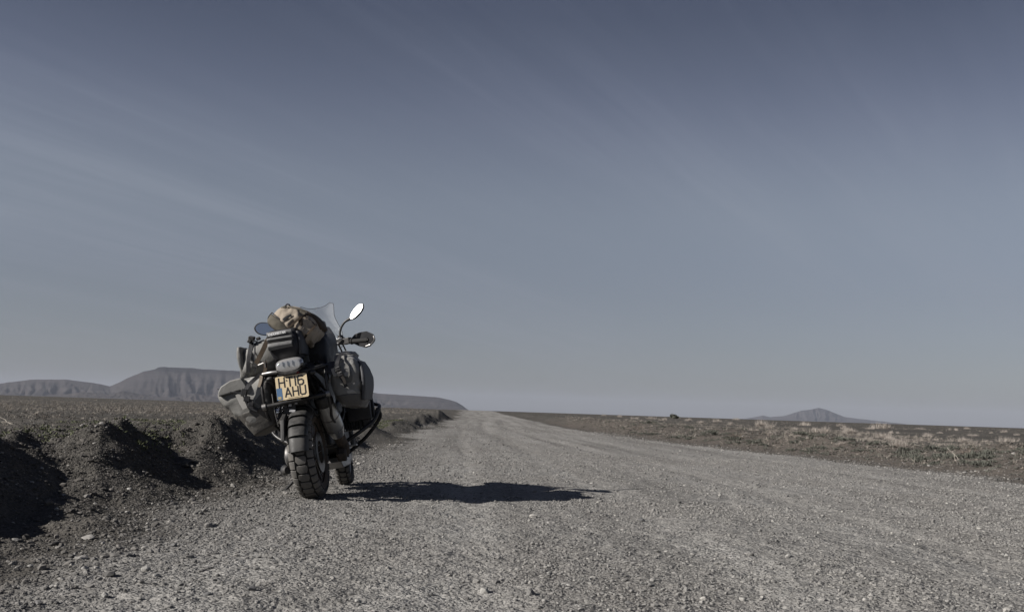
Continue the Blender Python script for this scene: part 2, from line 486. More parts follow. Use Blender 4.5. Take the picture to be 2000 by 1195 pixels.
hsep = hm.node('ShaderNodeSeparateXYZ'); hm.l.new(hm.tc(), hsep.inputs[0])
strata = hm.node('ShaderNodeCombineXYZ'); hm.l.new(hm.math('MULTIPLY', hsep.outputs[2], 0.03), strata.inputs[2]); hm.l.new(hm.math('MULTIPLY', hsep.outputs[0], 0.0006), strata.inputs[0])
hcol = hm.ramp(hm.noise(1.0, 5, 0.6, strata.outputs[0]), [(0.35, (0.018, 0.017, 0.018)), (0.6, (0.042, 0.038, 0.037))])
hcol = hm.mix(hm.map(hm.noise(0.004, 5, 0.6), 0.4, 0.65, 0, 0.5), hcol, (0.050, 0.045, 0.043))
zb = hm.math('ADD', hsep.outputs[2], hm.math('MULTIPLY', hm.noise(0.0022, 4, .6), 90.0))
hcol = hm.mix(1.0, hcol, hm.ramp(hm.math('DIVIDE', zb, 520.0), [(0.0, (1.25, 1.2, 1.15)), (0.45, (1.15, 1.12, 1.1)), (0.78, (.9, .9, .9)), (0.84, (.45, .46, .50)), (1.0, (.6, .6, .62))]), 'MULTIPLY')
hm.col(hcol)
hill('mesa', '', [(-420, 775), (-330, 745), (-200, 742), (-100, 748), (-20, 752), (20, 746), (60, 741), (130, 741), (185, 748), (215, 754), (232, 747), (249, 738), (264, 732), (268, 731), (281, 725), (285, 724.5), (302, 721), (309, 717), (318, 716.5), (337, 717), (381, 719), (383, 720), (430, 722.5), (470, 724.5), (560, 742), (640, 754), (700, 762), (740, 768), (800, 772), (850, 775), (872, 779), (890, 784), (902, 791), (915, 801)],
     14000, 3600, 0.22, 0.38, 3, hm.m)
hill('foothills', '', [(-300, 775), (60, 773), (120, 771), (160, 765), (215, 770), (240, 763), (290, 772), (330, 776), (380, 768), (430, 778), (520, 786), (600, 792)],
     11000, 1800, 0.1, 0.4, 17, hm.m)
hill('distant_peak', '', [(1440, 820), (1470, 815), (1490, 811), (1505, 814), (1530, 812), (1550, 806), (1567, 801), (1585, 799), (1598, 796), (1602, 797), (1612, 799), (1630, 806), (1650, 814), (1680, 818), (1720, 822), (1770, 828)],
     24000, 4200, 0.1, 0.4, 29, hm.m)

# ------------------------------------------------------------------ haze
hz = bpy.data.materials.new('haze_air'); hz.use_nodes = True
hn = hz.node_tree.nodes; hn.clear()
pv = hn.new('ShaderNodeVolumePrincipled')
pv.inputs['Color'].default_value = (0.60, 0.65, 0.77, 1)
pv.inputs['Density'].default_value = 2.1e-5
pv.inputs['Anisotropy'].default_value = 0.0
for k in ('Density Attribute', 'Color Attribute', 'Temperature Attribute'):
    if k in pv.inputs: pv.inputs[k].default_value = ''
ho = hn.new('ShaderNodeOutputMaterial')
hz.node_tree.links.new(pv.outputs[0], ho.inputs['Volume'])
hb = np.array([[sx * 43500., sy * 43500., z_] for z_ in (-30., 640.) for sx, sy in ((-1, -1), (1, -1), (1, 1), (-1, 1))])
hf = np.array([[0, 3, 2, 1], [4, 5, 6, 7], [0, 1, 5, 4], [1, 2, 6, 5], [2, 3, 7, 6], [3, 0, 4, 7]])
tag(link('haze', np_mesh('haze', hb, hf), hz), kind='stuff')
# ------------------------------------------------------------------ mesh building kit
class MB:
    def __init__(s): s.v = []; s.f = []
    def add(s, vs, fs):
        o = len(s.v); s.v += [tuple(map(float, v)) for v in vs]; s.f += [[i + o for i in f] for f in fs]; return s
    def box(s, c, size, rot=None):
        hx, hy, hz_ = size[0] / 2, size[1] / 2, size[2] / 2
        m = Euler([R(a) for a in rot]).to_matrix() if rot else Matrix.Identity(3)
        vs = [Vector(c) + m @ Vector((sx * hx, sy * hy, sz * hz_)) for sz in (-1, 1) for sx, sy in ((-1, -1), (1, -1), (1, 1), (-1, 1))]
        return s.add(vs, [[0, 3, 2, 1], [4, 5, 6, 7], [0, 1, 5, 4], [1, 2, 6, 5], [2, 3, 7, 6], [3, 0, 4, 7]])
    def cyl(s, p0, p1, r0, r1=None, n=20, caps=True):
        r1 = r0 if r1 is None else r1
        return s.tube([p0, p1], [r0, r1], n, caps, smoothpath=False)
    def tube(s, path, r, n=10, caps=True, smoothpath=True, sub=5):
        P = [Vector(p) for p in path]
        rs = list(r) if isinstance(r, (list, tuple)) else [r] * len(P)
        if smoothpath and len(P) > 2:
            Q, RS = [], []
            for i in range(len(P) - 1):
                p0, p1, p2, p3 = P[max(i - 1, 0)], P[i], P[i + 1], P[min(i + 2, len(P) - 1)]
                for k in range(sub):
                    t = k / sub
                    Q.append(0.5 * ((2 * p1) + (p2 - p0) * t + (2 * p0 - 5 * p1 + 4 * p2 - p3) * t * t + (3 * p1 - p0 - 3 * p2 + p3) * t ** 3))
                    RS.append(rs[i] * (1 - t) + rs[i + 1] * t)
            Q.append(P[-1]); RS.append(rs[-1]); P, rs = Q, RS
        vs = []; up = None
        for i, p in enumerate(P):
            d = (P[min(i + 1, len(P) - 1)] - P[max(i - 1, 0)]).normalized()
            if up is None:
                up = Vector((0, 0, 1)) if abs(d.z) < 0.9 else Vector((0, 1, 0))
            u = (up - d * up.dot(d)).normalized(); w = d.cross(u); up = u
            for k in range(n):
                a = 2 * math.pi * k / n
                vs.append(p + (u * math.cos(a) + w * math.sin(a)) * rs[i])
        fs = []
        for i in range(len(P) - 1):
            for k in range(n):
                k2 = (k + 1) % n
                fs.append([i * n + k, i * n + k2, (i + 1) * n + k2, (i + 1) * n + k])
        if caps:
            fs.append(list(range(n))[::-1]); fs.append([(len(P) - 1) * n + k for k in range(n)])
        return s.add(vs, fs)
    def strap(s, path, w, th=0.003, normal=(0, -1, 0), sub=5):
        """flat webbing following a path"""
        P = [Vector(p) for p in path]; Q = []
        for i in range(len(P) - 1):
            p0, p1, p2, p3 = P[max(i - 1, 0)], P[i], P[i + 1], P[min(i + 2, len(P) - 1)]
            for k in range(sub):
                t = k / sub
                Q.append(0.5 * ((2 * p1) + (p2 - p0) * t + (2 * p0 - 5 * p1 + 4 * p2 - p3) * t * t + (3 * p1 - p0 - 3 * p2 + p3) * t ** 3))
        Q.append(P[-1]); vs = []; nn = Vector(normal)
        for i, p in enumerate(Q):
            d = (Q[min(i + 1, len(Q) - 1)] - Q[max(i - 1, 0)]).normalized()
            sd_ = d.cross(nn).normalized() * w / 2; nm = sd_.cross(d).normalized() * th / 2
            vs += [p + sd_ + nm, p - sd_ + nm, p - sd_ - nm, p + sd_ - nm]
        fs = [[0, 1, 2, 3][::-1]]
        for i in range(len(Q) - 1):
            for k in range(4):
                k2 = (k + 1) % 4
                fs.append([i * 4 + k, i * 4 + k2, (i + 1) * 4 + k2, (i + 1) * 4 + k])
        fs.append([(len(Q) - 1) * 4 + k for k in range(4)])
        return s.add(vs, fs)
    def prism(s, outline, axis, a0, a1):
        """outline: 2D points in the plane across 'axis'; extruded from a0 to a1"""
        n = len(outline)
        def P(p, a): return {'x': (a, p[0], p[1]), 'y': (p[0], a, p[1]), 'z': (p[0], p[1], a)}[axis]
        vs = [P(p, a0) for p in outline] + [P(p, a1) for p in outline]
        fs = [list(range(n))[::-1], [n + k for k in range(n)]]
        for k in range(n): fs.append([k, (k + 1) % n, n + (k + 1) % n, n + k])
        return s.add(vs, fs)
    def ell(s, c, r, nu=20, nv=12, rot=None):
        m = Euler([R(a) for a in rot]).to_matrix() if rot else Matrix.Identity(3)
        vs = []; c = Vector(c)
        for i in range(nv + 1):
            t = math.pi * i / nv
            for k in range(nu):
                a = 2 * math.pi * k / nu
                vs.append(c + m @ Vector((r[0] * math.sin(t) * math.cos(a), r[1] * math.sin(t) * math.sin(a), r[2] * math.cos(t))))
        fs = [[i * nu + k, (i + 1) * nu + k, (i + 1) * nu + (k + 1) % nu, i * nu + (k + 1) % nu] for i in range(nv) for k in range(nu)]
        return s.add(vs, fs)
    def lathe_x(s, prof, n=64, c=(0, 0, 0), closed=True):
        """prof: (x, r) pairs turned round the X axis"""
        vs = []; m = len(prof)
        for k in range(n):
            a = 2 * math.pi * k / n
            for x_, r_ in prof: vs.append((c[0] + x_, c[1] + r_ * math.cos(a), c[2] + r_ * math.sin(a)))
        fs = []
        for k in range(n):
            k2 = (k + 1) % n
            for j in range(m if closed else m - 1):
                j2 = (j + 1) % m
                fs.append([k * m + j, k * m + j2, k2 * m + j2, k2 * m + j])
        return s.add(vs, fs)
    def mesh(s, name, smooth=False):
        me = bpy.data.meshes.new(name); me.from_pydata(s.v, [], s.f)
        me.validate(); 
        if smooth: me.polygons.foreach_set('use_smooth', [True] * len(me.polygons))
        me.update(); return me
    def build(s, name, mat, parent=None, smooth=False, bevel=0.0, seg=2):
        import bmesh as _bm
        me = s.mesh(name, smooth)
        b = _bm.new(); b.from_mesh(me); _bm.ops.recalc_face_normals(b, faces=b.faces); b.to_mesh(me); b.free()
        if smooth: me.polygons.foreach_set('use_smooth', [True] * len(me.polygons))
        o = link(name, me, mat, parent)
        if smooth:
            me.set_sharp_from_angle(angle=R(38))
        if bevel > 0:
            md = o.modifiers.new('bevel', 'BEVEL'); md.width = bevel; md.segments = seg; md.limit_method = 'ANGLE'; md.angle_limit = R(35)
            if smooth is False:
                me.polygons.foreach_set('use_smooth', [True] * len(me.polygons)); md.harden_normals = True
        return o

def loft(sections, nring=48, sub=8, wr=0.006, wf=9.0, seed=1, crease=0.0, cdir=(1, 1, 1), capn=5):
    """soft bag: superelliptic rings (centre, U, V, exponent) swept smoothly; returns verts, quads"""
    C = np.array([s_[0] for s_ in sections], float); U = np.array([s_[1] for s_ in sections], float)
    Vv = np.array([s_[2] for s_ in sections], float); E = np.array([s_[3] for s_ in sections], float)
    def cr(A):
        out = []
        n = len(A)
        for i in range(n - 1):
            p0, p1, p2, p3 = A[max(i - 1, 0)], A[i], A[i + 1], A[min(i + 2, n - 1)]
            for k in range(sub):
                t = k / sub
                out.append(0.5 * ((2 * p1) + (p2 - p0) * t + (2 * p0 - 5 * p1 + 4 * p2 - p3) * t * t + (3 * p1 - p0 - 3 * p2 + p3) * t ** 3))
        out.append(A[-1]); return np.array(out)
    C, U, Vv, E = cr(C), cr(U), cr(Vv), cr(E)
    # caps
    def cap(i, sgn):
        ax = C[i] - C[i + (1 if i == 0 else -1)]; ax = ax / (np.linalg.norm(ax) + 1e-9)
        rr = min(np.linalg.norm(U[i]), np.linalg.norm(Vv[i])) * 0.14
        L = []
        for k in range(1, capn + 1):
            t = k / capn * math.pi / 2
            if k < capn: L.append((C[i] + ax * rr * math.sin(t), U[i] * (1 - 0.14 * (1 - math.cos(t))), Vv[i] * (1 - 0.14 * (1 - math.cos(t))), E[i]))
            else: L.append((C[i] + ax * rr, U[i] * 0.86, Vv[i] * 0.86, E[i]))
        for q in (0.6, 0.32, 0.02): L.append((C[i] + ax * rr * (1.0 + 0.25 * (1 - q)), U[i] * q, Vv[i] * q, E[i]))
        return L
    rings = cap(0, -1)[::-1] + list(zip(C, U, Vv, E)) + cap(len(C) - 1, 1)
    th = np.linspace(0, 2 * math.pi, nring, endpoint=False)
    G = []
    for c_, u_, v_, e_ in rings:
        cu = np.sign(np.cos(th)) * np.abs(np.cos(th)) ** (2 / e_); sv = np.sign(np.sin(th)) * np.abs(np.sin(th)) ** (2 / e_)
        G.append(c_[None] + cu[:, None] * u_[None] + sv[:, None] * v_[None])
    G = np.array(G)
    du = np.roll(G, -1, 1) - np.roll(G, 1, 1); dv = np.gradient(G, axis=0)
    N = np.cross(du, dv); N /= (np.linalg.norm(N, axis=2, keepdims=True) + 1e-9)
    if np.mean(np.sum(N * (G - G.mean((0, 1))), axis=2)) < 0: N = -N
    P = G * wf
    q = noise3(P[..., 0], P[..., 1], P[..., 2], seed)
    n1 = 1 - np.abs(noise3(P[..., 0] + 2.2 * q, P[..., 1] * 0.6 + q, P[..., 2] + 1.5 * q, seed + 1)) * 4
    n2 = 1 - np.abs(noise3(P[..., 0] * 2.3, P[..., 1] * 2.3 + q * 2, P[..., 2] * 2.3 - q * 3, seed + 2)) * 4
    d = wr * (n1 + 0.45 * n2 + 2.0 * noise3(P[..., 0] * .6, P[..., 1] * .6, P[..., 2] * .6, seed + 3))
    G = G + N * d[..., None]
    nr_, nn_ = G.shape[0], nring
    i2, j2 = np.meshgrid(np.arange(nr_ - 1), np.arange(nn_), indexing='ij')
    a = i2 * nn_ + j2; b = i2 * nn_ + (j2 + 1) % nn_
    Fq = np.stack([a, b, b + nn_, a + nn_], -1).reshape(-1, 4)
    return G.reshape(-1, 3), Fq
def bag(name, sections, mat, parent=None, **kw):
    Vb, Fb = loft(sections, **kw)
    me = np_mesh(name, Vb, Fb, smooth=True)
    import bmesh as _bm
    b = _bm.new(); b.from_mesh(me); _bm.ops.recalc_face_normals(b, faces=b.faces); b.to_mesh(me); b.free()
    return link(name, me, mat, parent)

# stroke lettering (flat ribbons with thickness), unit cell 0..w x 0..1
GL = {
 'H': (0.62, [[(0, 0), (0, 1)], [(.62, 0), (.62, 1)], [(0, .5), (.62, .5)]]),
 'T': (0.62, [[(0, 1), (.62, 1)], [(.31, 1), (.31, 0)]]),
 '1': (0.0, [[(0, 0), (0, 1)]]),
 '6': (0.6, [[(.58, .93), (.45, 1), (.15, 1), (0, .85), (0, .15), (.15, 0), (.45, 0), (.6, .15), (.6, .42), (.45, .57), (.15, .57), (0, .45)]]),
 'A': (0.66, [[(0, 0), (.33, 1), (.66, 0)], [(.12, .3), (.54, .3)]]),
 'U': (0.62, [[(0, 1), (0, .15), (.15, 0), (.47, 0), (.62, .15), (.62, 1)]]),
 'G': (0.6, [[(.6, .85), (.45, 1), (.15, 1), (0, .85), (0, .15), (.15, 0), (.45, 0), (.6, .15), (.6, .48), (.34, .48)]]),
 'B': (0.58, [[(0, 0), (0, 1), (.42, 1), (.55, .88), (.55, .64), (.42, .53), (0, .53)], [(.42, .53), (.58, .4), (.58, .14), (.44, 0), (0, 0)]]),
 'E': (0.5, [[(.5, 1), (0, 1), (0, 0), (.5, 0)], [(0, .5), (.42, .5)]]),
 'N': (0.6, [[(0, 0), (0, 1), (.6, 0), (.6, 1)]]),
 'D': (0.58, [[(0, 0), (0, 1), (.4, 1), (.58, .8), (.58, .2), (.4, 0), (0, 0)]]),
 'R': (0.58, [[(0, 0), (0, 1), (.45, 1), (.58, .88), (.58, .62), (.45, .5), (0, .5)], [(.32, .5), (.58, 0)]]),
 'I': (0.0, [[(0, 0), (0, 1)]]),
 'S': (0.55, [[(.55, .88), (.42, 1), (.13, 1), (0, .88), (0, .64), (.13, .53), (.42, .48), (.55, .36), (.55, .12), (.42, 0), (.13, 0), (0, .12)]]),
 'J': (0.5, [[(.5, 1), (.5, .15), (.36, 0), (.14, 0), (0, .15), (0, .3)]]),
}
def lettering(text, org, ux, uz, h, stroke, gap=0.28, lift=0.0012, wscale=1.0):
    """org bottom-left; ux, uz unit vectors; returns MB of raised print"""
    mb = MB(); org = Vector(org); ux = Vector(ux).normalized(); uz = Vector(uz).normalized(); nn = ux.cross(uz).normalized()
    x0 = 0.0
    for ch in text:
        if ch == ' ': x0 += 0.5 * h; continue
        w, strokes = GL[ch]
        for st in strokes:
            P = [org + ux * (x0 + p[0] * h * wscale) + uz * (p[1] * h) for p in st]
            for i in range(len(P) - 1):
                d = (P[i + 1] - P[i]).normalized(); sd_ = d.cross(nn).normalized() * stroke / 2
                a = P[i] - d * stroke * 0.5; b = P[i + 1] + d * stroke * 0.5
                lv = nn * (lift + 0.00012 * (i % 3))
                vs = [a + sd_, b + sd_, b - sd_, a - sd_]
                mb.add([v + lv for v in vs] + [v for v in vs], [[0, 1, 2, 3], [7, 6, 5, 4], [0, 4, 5, 1], [1, 5, 6, 2], [2, 6, 7, 3], [3, 7, 4, 0]])
        x0 += w * h * wscale + gap * h
    return mb

# ------------------------------------------------------------------ materials of the machine and the luggage
def dusty(name, base, rough, metal=0.0, dust=0.35, dcol=(0.13, 0.118, 0.105), spec=0.5, scale=9, bump=0.0):
    m = M(name, base, rough, metal, spec)
    n = m.noise(scale, 5, 0.65); n2 = m.noise(scale * 6, 3, 0.6)
    nm = m.node('ShaderNodeNewGeometry'); sx = m.node('ShaderNodeSeparateXYZ'); m.l.new(nm.outputs['Normal'], sx.inputs[0])
    f = m.math('MULTIPLY', m.map(m.math('ADD', m.math('MULTIPLY', n, 0.7), m.math('MULTIPLY', n2, 0.3)), 0.36, 0.66), dust)
    m.col(m.mix(f, base, dcol)); m.rough(m.math('ADD', m.math('MULTIPLY', f, 0.5), rough, clamp=True))
    if bump: m.bump(m.noise(scale * 12, 3, 0.6), 0.4, bump)
    return m.m
MT = {}
MT['rubber'] = dusty('tyre_rubber', (0.018, 0.018, 0.018), 0.8, 0, 0.35, (0.060, 0.056, 0.051), 0.3, 14, 0.001)
MT['block'] = dusty('tread_rubber', (0.092, 0.088, 0.083), 0.65, 0, 0.6, (0.16, 0.15, 0.135), 0.35, 20, 0.001)
MT['plastic'] = dusty('black_plastic', (0.012, 0.012, 0.013), 0.45, 0, 0.30)
MT['satin'] = dusty('satin_black', (0.016, 0.016, 0.018), 0.3, 0, 0.18)
MT['tube'] = dusty('black_tube', (0.020, 0.020, 0.021), 0.38, 0.2, 0.22, scale=14)
MT['hugger'] = dusty('mudguard_plastic', (0.024, 0.024, 0.024), 0.45, 0, 0.6, (0.075, 0.071, 0.066), 0.4, 7)
MT['steel'] = dusty('brushed_steel', (0.50, 0.50, 0.49), 0.38, 0.9, 0.30, (0.13, 0.125, 0.118), 0.5, 6)
MT['alu'] = dusty('cast_aluminium', (0.28, 0.275, 0.27), 0.35, 0.8, 0.4, (0.11, 0.10, 0.09), 0.5, 10)
MT['chrome'] = dusty('bright_metal', (0.62, 0.62, 0.62), 0.12, 1.0, 0.10)
MT['engine'] = dusty('engine_casting', (0.024, 0.025, 0.028), 0.5, 0.2, 0.3, scale=11)
MT['mud'] = dusty('dusty_rim', (0.045, 0.038, 0.032), 0.75, 0.1, 0.9, (0.125, 0.098, 0.076), 0.3, 10)
MT['greypaint'] = dusty('grey_paint', (0.25, 0.25, 0.25), 0.35, 0.1, 0.35, scale=6)
MT['white'] = dusty('white_bracket', (0.55, 0.55, 0.56), 0.3, 0, 0.2)
MT['seat'] = dusty('seat_vinyl', (0.014, 0.014, 0.014), 0.6, 0, 0.3)
MT['red'] = M('red_lens', (0.25, 0.01, 0.01), 0.15).m
MT['white_print'] = M('white_print', (0.75, 0.75, 0.75), 0.5).m
MT['grey_print'] = M('worn_print', (0.10, 0.10, 0.10), 0.6).m
MT['black_print'] = M('black_print', (0.02, 0.02, 0.022), 0.45).m
MT['yellow_plate'] = dusty('yellow_plate', (0.70, 0.57, 0.36), 0.4, 0, 0.35, (0.46, 0.39, 0.27), 0.4, 25)
MT['blue_band'] = M('blue_band', (0.075, 0.150, 0.27), 0.5).m
MT['pale_yellow'] = M('pale_yellow_print', (0.62, 0.50, 0.25), 0.4).m

def fabric(name, c1, c2, camo=None, rough=0.62, weave=420, spec=0.35):
    m = M(name, c1, rough, 0, spec)
    n = m.noise(7, 5, 0.6)
    c = m.mix(m.map(n, 0.35, 0.68), c1, c2)
    if camo:
        cvx = m.node('ShaderNodeTexVoronoi'); cvx.inputs['Scale'].default_value = camo[0]; cvx.distance = 'MANHATTAN'
        m.l.new(m.tc(), cvx.inputs['Vector'])
        sc_ = m.node('ShaderNodeSeparateColor'); m.l.new(cvx.outputs['Color'], sc_.inputs[0])
        z_ = m.node('ShaderNodeSeparateXYZ'); m.l.new(m.tc(), z_.inputs[0])
        keep = m.map(z_.outputs[2], camo[1] - 0.004, camo[1] + 0.004, 0, 1)
        c = m.mix(m.math('MULTIPLY', m.math('GREATER_THAN', sc_.outputs[0], 0.80), keep), c, camo[2])
        c = m.mix(m.math('MULTIPLY', m.math('GREATER_THAN', sc_.outputs[1], 0.86), keep), c, camo[3])
    m.col(c)
    h = m.math('ADD', m.math('MULTIPLY', m.noise(weave, 2, 0.5), 0.25), m.math('MULTIPLY', m.noise(22, 4, 0.6, dist=1.2), 1.0))
    m.bump(h, 0.45, 0.006)
    return m.m
MT['pannier'] = fabric('pannier_fabric', (0.168, 0.165, 0.155), (0.205, 0.201, 0.19), (7.5, 0.66, (0.105, 0.104, 0.100), (0.30, 0.295, 0.28)))
MT['pannier_base'] = fabric('pannier_base_fabric', (0.082, 0.077, 0.070), (0.105, 0.098, 0.089))
MT['pannier_side'] = fabric('pannier_side_fabric', (0.040, 0.042, 0.047), (0.052, 0.053, 0.058))
MT['dry_bag'] = fabric('dry_bag_fabric', (0.150, 0.148, 0.140), (0.185, 0.182, 0.172))
MT['tan'] = fabric('tan_canvas', (0.27, 0.230, 0.185), (0.36, 0.31, 0.25), rough=0.85, spec=0.15)
MT['tan_dark'] = fabric('brown_webbing', (0.055, 0.042, 0.031), (0.075, 0.057, 0.042), rough=0.85, spec=0.15)
MT['tan_grey'] = fabric('olive_mesh', (0.115, 0.105, 0.085), (0.145, 0.13, 0.105), rough=0.85, spec=0.15)
MT['black_fab'] = fabric('black_fabric', (0.013, 0.013, 0.015), (0.022, 0.022, 0.025), rough=0.5)
MT['charcoal'] = fabric('charcoal_fabric', (0.12, 0.12, 0.12), (0.15, 0.15, 0.147), rough=0.5)
MT['web'] = fabric('black_webbing', (0.018, 0.018, 0.020), (0.032, 0.032, 0.035), rough=0.6)

mg = M('mirror_glass', (0.92, 0.93, 0.95), 0.50, 1.0)
MT['mirror'] = mg.m
mg2 = M('mirror_glass_clean', (0.38, 0.42, 0.52), 0.03, 1.0)
MT['mirror2'] = mg2.m
ws = M('clear_screen', (0.9, 0.92, 0.94), 0.06)
ws.b.inputs['Alpha'].default_value = 0.20
ws.b.inputs['Transmission Weight'].default_value = 0.0
MT['screen'] = ws.m
le = M('lamp_lens', (0.42, 0.415, 0.41), 0.10, 0.45, 0.9)
le.bump(le.noise(60, 2, 0.4), 0.15, 0.002)
le.b.inputs['Coat Weight'].default_value = 1.0
MT['lens'] = le.m

# ------------------------------------------------------------------ the motorcycle
BX, BY = -1.408, 7.853
LEAN = R(11)
YAW = R(0.35)
bike = bpy.data.objects.new('motorcycle', None)
S.collection.objects.link(bike)
bike.location = (BX, BY, -0.004)
bike.rotation_euler = (0, -LEAN, -YAW)
tag(bike, 'black adventure motorcycle leaning on its side stand at the left edge of the gravel road', 'motorcycle')

RW_C = Vector((0, 0.0, 0.328)); RW_R = 0.328
FW_Y = 1.46; FW_R = 0.335
def tyre_profile(w, ro, ri, n=9):
    """outer curve from left bead over the crown to the right bead (x, r)"""
    hw = w / 2
    return [(-hw * .62, ri), (-hw * .90, ri + (ro - ri) * .22), (-hw * .99, ri + (ro - ri) * .5), (-hw * .93, ri + (ro - ri) * .74),
            (-hw * .74, ro - (ro - ri) * .12), (-hw * .42, ro - (ro - ri) * .03), (0, ro), (hw * .42, ro - (ro - ri) * .03), (hw * .74, ro - (ro - ri) * .12),
            (hw * .93, ri + (ro - ri) * .74), (hw * .99, ri + (ro - ri) * .5), (hw * .90, ri + (ro - ri) * .22), (hw * .62, ri)]
def smooth_profile(pr, k=4):
    out = []
    for i in range(len(pr) - 1):
        p = [np.array(pr[max(min(i + q, len(pr) - 1), 0)], float) for q in (-1, 0, 1, 2)]
        for j in range(k):
            t = j / k
            out.append(tuple(0.5 * (2 * p[1] + (p[2] - p[0]) * t + (2 * p[0] - 5 * p[1] + 4 * p[2] - p[3]) * t * t + (3 * p[1] - p[0] - 3 * p[2] + p[3]) * t ** 3)))
    out.append(tuple(pr[-1])); return out
def block_mesh(name, outline, w, ro, ri, height, ang_len):
    """a tread block: outline in (s, a), s = -1..1 across the crown curve, a = -.5.. .5 along; raised above the carcass"""
    pr = smooth_profile(tyre_profile(w, ro, ri)); P = np.array(pr)
    seg = np.r_[0, np.cumsum(np.hypot(*np.diff(P, axis=0).T))]; mid_ = seg[-1] / 2
    def pt(s_, a, h):
        L = mid_ + s_ * w * 0.62
        x = np.interp(L, seg, P[:, 0]); r = np.interp(L, seg, P[:, 1])
        x2 = np.interp(L + .002, seg, P[:, 0]); r2 = np.interp(L + .002, seg, P[:, 1])
        tx, tr = x2 - x, r2 - r; q = math.hypot(tx, tr); nx, nrr = -tr / q, tx / q
        x += nx * h; r += nrr * h
        ang = a * ang_len
        return (x, -r * math.sin(ang), r * math.cos(ang))
    # subdivide the outline across s so it hugs the curve
    dense = []
    m = len(outline)
    for i in range(m):
        p, q = outline[i], outline[(i + 1) % m]
        for k in range(3): dense.append((p[0] + (q[0] - p[0]) * k / 3, p[1] + (q[1] - p[1]) * k / 3))
    cs = sum(p[0] for p in dense) / len(dense); ca_ = sum(p[1] for p in dense) / len(dense)
    top = [(cs + (p[0] - cs) * .93, ca_ + (p[1] - ca_) * .93) for p in dense]
    inner = [(cs + (p[0] - cs) * .45, ca_ + (p[1] - ca_) * .45) for p in dense]
    vs = [pt(*p, -0.006) for p in dense] + [pt(*p, height * .93) for p in dense] + [pt(*p, height) for p in top] + [pt(*p, height) for p in inner] + [pt(cs, ca_, height)]
    n = len(dense); fs = []
    for L in range(3):
        for k in range(n):
            k2 = (k + 1) % n; fs.append([L * n + k, L * n + k2, (L + 1) * n + k2, (L + 1) * n + k])
    for k in range(n): fs.append([3 * n + k, 3 * n + (k + 1) % n, 4 * n])
    mb = MB().add(vs, fs)
    me = mb.mesh(name)
    import bmesh as _bm
    b = _bm.new(); b.from_mesh(me); _bm.ops.recalc_face_normals(b, faces=b.faces); b.to_mesh(me); b.free()
    return me
def wheel(part_name, centre, steer, w, ro, ri, rows, bh, outlines, cast):
    hub = MB()
    hub.lathe_x([(-.055, .0), (-.055, .045), (-.035, .06), (.035, .06), (.055, .045), (.055, 0)], 28, closed=False)
    wo_ = hub.build(part_name, MT['satin'], bike, smooth=True)
    wo_.location = centre; wo_.rotation_euler = (0, 0, steer)
    ty = MB().lathe_x(smooth_profile(tyre_profile(w, ro, ri)) + [(w * .26, ri - .004), (-w * .26, ri - .004)], 96).build('tyre', MT['rubber'], wo_, smooth=True)
    for bi, (outl, off, al) in enumerate(outlines):
        me = block_mesh('tread_block', outl, w, ro, ri, bh, al); me.materials.append(MT['block'])
        for k in range(rows):
            o = link('tread_block', me, None, wo_)
            o.rotation_euler = (2 * math.pi * (k + off) / rows, 0, 0)
    hw = w * .33
    rim = MB().lathe_x([(-hw, ri + .006), (-hw - .006, ri + .004), (-hw - .004, ri - .010), (-hw * .55, ri - .022), (hw * .55, ri - .022), (hw + .004, ri - .010), (hw + .006, ri + .004), (hw, ri + .006), (hw * .9, ri - .006), (-hw * .9, ri - .006)], 72)
    rim.build('rim', MT['mud'] if not cast else MT['alu'], wo_, smooth=True)
    if cast:
        for k in range(5):
            for sgn in (-1, 1):
                sp_ = MB(); a0 = 2 * math.pi * k / 5; a1 = a0 + sgn * .30
                for sx in (-.03, .03):
                    sp_.tube([(sx * 1.3, .05 * math.cos(a0), .05 * math.sin(a0)), (sx, (ri - .02) * math.cos(a1), (ri - .02) * math.sin(a1))], [.014, .009], 8, smoothpath=False)
                sp_.build('spoke', MT['engine'], wo_, smooth=True)
    else:
        for k in range(20):
            a0 = 2 * math.pi * k / 20; sgn = 1 if k % 2 else -1; a1 = a0 + sgn * .35
            sx = .045 if (k // 2) % 2 else -.045
            MB().tube([(sx * .9, .055 * math.cos(a0), .055 * math.sin(a0)), (sx * 1.25, (ri - .014) * math.cos(a1), (ri - .014) * math.sin(a1))], .0028, 6, smoothpath=False).build('spoke', MT['alu'], wo_, smooth=True)
    disc = MB()
    for dx in ((-.075, .075) if cast else (.085,)):
        disc.lathe_x([(dx - .0025, .085), (dx + .0025, .085), (dx + .0025, .15), (dx - .0025, .15)], 48)
    disc.build('brake_disc', MT['satin'], wo_)
    if not cast: MB().lathe_x([(.0705, .226), (.0790, .246), (.0836, .268), (.0850, .268), (.0806, .244), (.0722, .224)], 96).build('sidewall_band', MT['mud'], wo_, smooth=True)
    return wo_
ctr = [(-.32, -.40), (-.36, .08), (-.20, .40), (.27, .40), (.36, .10), (.36, -.30), (.25, -.42)]
shl = [(-.88, -.38), (-.88, .40), (-.45, .38), (-.42, -.44)]
shr = [(.43, -.38), (.46, .34), (.88, .40), (.88, -.40)]
ctr_f = [(-.34, -.42), (-.30, .20), (0.0, .42), (.32, .34), (.34, -.25), (.04, -.34)]
RWP = wheel('rear_wheel', tuple(RW_C), 0.0, .168, RW_R - .011, .222, 30, .011,
      [(ctr, 0, 2 * math.pi / 30 * 1.02), (shl, .5, 2 * math.pi / 30 * 1.05), (shr, .45, 2 * math.pi / 30 * 1.05)], False)
STEER = R(5)
